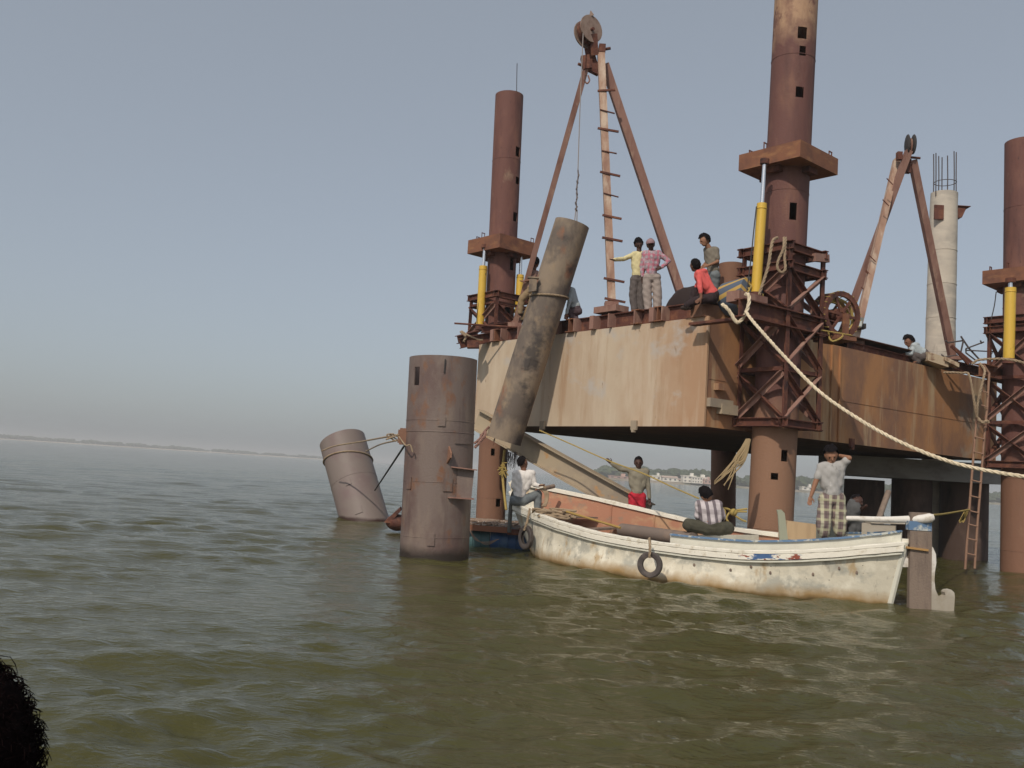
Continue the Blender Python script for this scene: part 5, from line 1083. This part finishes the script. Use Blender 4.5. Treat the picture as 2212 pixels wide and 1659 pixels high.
person('man in light blue shirt bending down right behind the tilted pipe',21.5,zB,dict(head=(1300,920),neck=(1330,890),shL=(1350,870,-.1),shR=(1370,880,.15),elL=(1335,990,-.15),wrL=(1310,1100,-.15),elR=(1340,1000,.15),wrR=(1320,1100,.15),pel=(1400,1050),hipL=(1380,1080),hipR=(1420,1080),knL=(1340,1080),knR=(1370,1100,.1),anL=(1380,1180),anR=(1410,1180)),(-.7,.3,-.6),LBL,MAR,SKIN,1.0,1.0,shoe=BLKS,scale=.95)
person('man in light blue shirt crouching on the right part of the deck',22.95,lambda a,b:zH(a,b-48),dict(head=(860,965),neck=(905,1000),shL=(920,1015,-.1),shR=(950,1010,.12),elL=(880,1110,-.12),wrL=(830,1110,-.15),haL=(790,1110,-.15),elR=(900,1110,.12),wrR=(850,1130,.1),pel=(1030,1110),hipL=(1010,1140,-.06),hipR=(1040,1140,.06),knL=(880,1110,-.05),knR=(900,1120,.15),anL=(960,1200,-.05),anR=(980,1210,.1)),(-.8,-.2,-.5),LBL,GRYT,SKIN,1.0,1.0,shoe=BLKS,scale=1.12,wide=1.15,hairk='big')
# near head at the bottom left corner: person seated in our boat
hc=at(-185,1695,.98); t=thing('person','back of a dark curly haired head close by at the bottom left corner','person',V((hc.x,hc.y,.2)))
B=MB(); B.ell(hc,.085,.10,.12,n=24,k=16); cap(B,hc-V((0,0,.1)),hc-V((0,0,.24)),.06,.07); B.ell(hc-V((0,0,.50)),.21,.13,.30,n=24,k=14); cap(B,hc+V((-.17,0,-.32)),hc+V((-.22,.05,-.60)),.06,.05); cap(B,hc+V((.12,0,-.36)),hc+V((.10,.12,-.60)),.05,.05)
hand(B,hc+V((-.22,.05,-.60)),hc+V((-.15,.2,-.66)),1); hand(B,hc+V((.10,.12,-.60)),hc+V((.05,.27,-.64)),-1); cap(B,hc+V((-.12,.0,-.75)),hc+V((-.14,.4,-.75)),.08,.06); cap(B,hc+V((.1,.0,-.75)),hc+V((.08,.4,-.75)),.08,.06); cap(B,hc+V((-.14,.4,-.75)),hc+V((-.14,.42,-1.15)),.055,.04); cap(B,hc+V((.08,.4,-.75)),hc+V((.08,.42,-1.15)),.055,.04)
remesh(B,.012,'body',SKIND,t,2)
b=MB(); b.ell(hc+V((0,-.005,.005)),.112,.118,.135,n=40,k=28,fn=lambda a,b_,c:.05*noise.noise(V((a*6,b_*6,c*6))))
hm=mat('near_hair',(.006,.003,.003),.9,spec=.04)
for i in range(5200):
    u=V((random.gauss(0,1),random.gauss(0,1),random.gauss(0,1))).normalized()
    if u.z<-.6: continue
    p=hc+V((u.x*.112,u.y*.118,u.z*.135)); tv=u.orthogonal().normalized(); tv=Matrix.Rotation(random.uniform(0,6.28),3,u)@tv; L_=random.uniform(.006,.014)*(1.6 if random.random()<.05 else 1)
    pts=[p,p+u*L_*.35+tv*L_*.5,p+u*L_*.6+tv*L_*.1,p+u*L_*.75-tv*L_*.4]
    b.tube(pts,[.0009,.0008,.0006,.0003],3,cap=False)
obj('hair',b,hm,t)
b=MB(); b.ell(hc-V((0,0,.50)),.225,.145,.31,n=24,k=14); obj('shirt',b,DKT,t,smooth=True)
# our own boat's thwart under that person
b=MB(); zb_=hc.z-.90; b.box(V((hc.x-.1,hc.y-.1,max(.15,zb_))),.8,.5,.06); b.box(V((hc.x-.1,hc.y+.0,.10)),1.1,1.3,.10); b.box(V((hc.x-.1,hc.y+.65,.22)),1.1,.05,.3); b.box(V((hc.x-.65,hc.y,.22)),.05,1.3,.3)
tag(obj('near_boat_stern',b,WOOD),'wooden boat edge under the near seated person, below the frame','boat')
# ---------------------------------------------------------------- haze
b=MB(); b.box((0,2950,7.6),7600,6700,22.0)
hz=obj('haze',b,None); hz['kind']='stuff'; hz['label']='pale river haze fading the far banks'; hz['category']='haze'
hm=bpy.data.materials.new('haze'); hm.use_nodes=True; N=hm.node_tree.nodes; N.remove(N['Principled BSDF']); pv=N.new('ShaderNodeVolumePrincipled')
pv.inputs['Color'].default_value=(.97,.97,.97,1); pv.inputs['Density'].default_value=.0007; pv.inputs['Anisotropy'].default_value=0.0
hm.node_tree.links.new(pv.outputs[0],N['Material Output'].inputs['Volume']); hz.data.materials.append(hm)
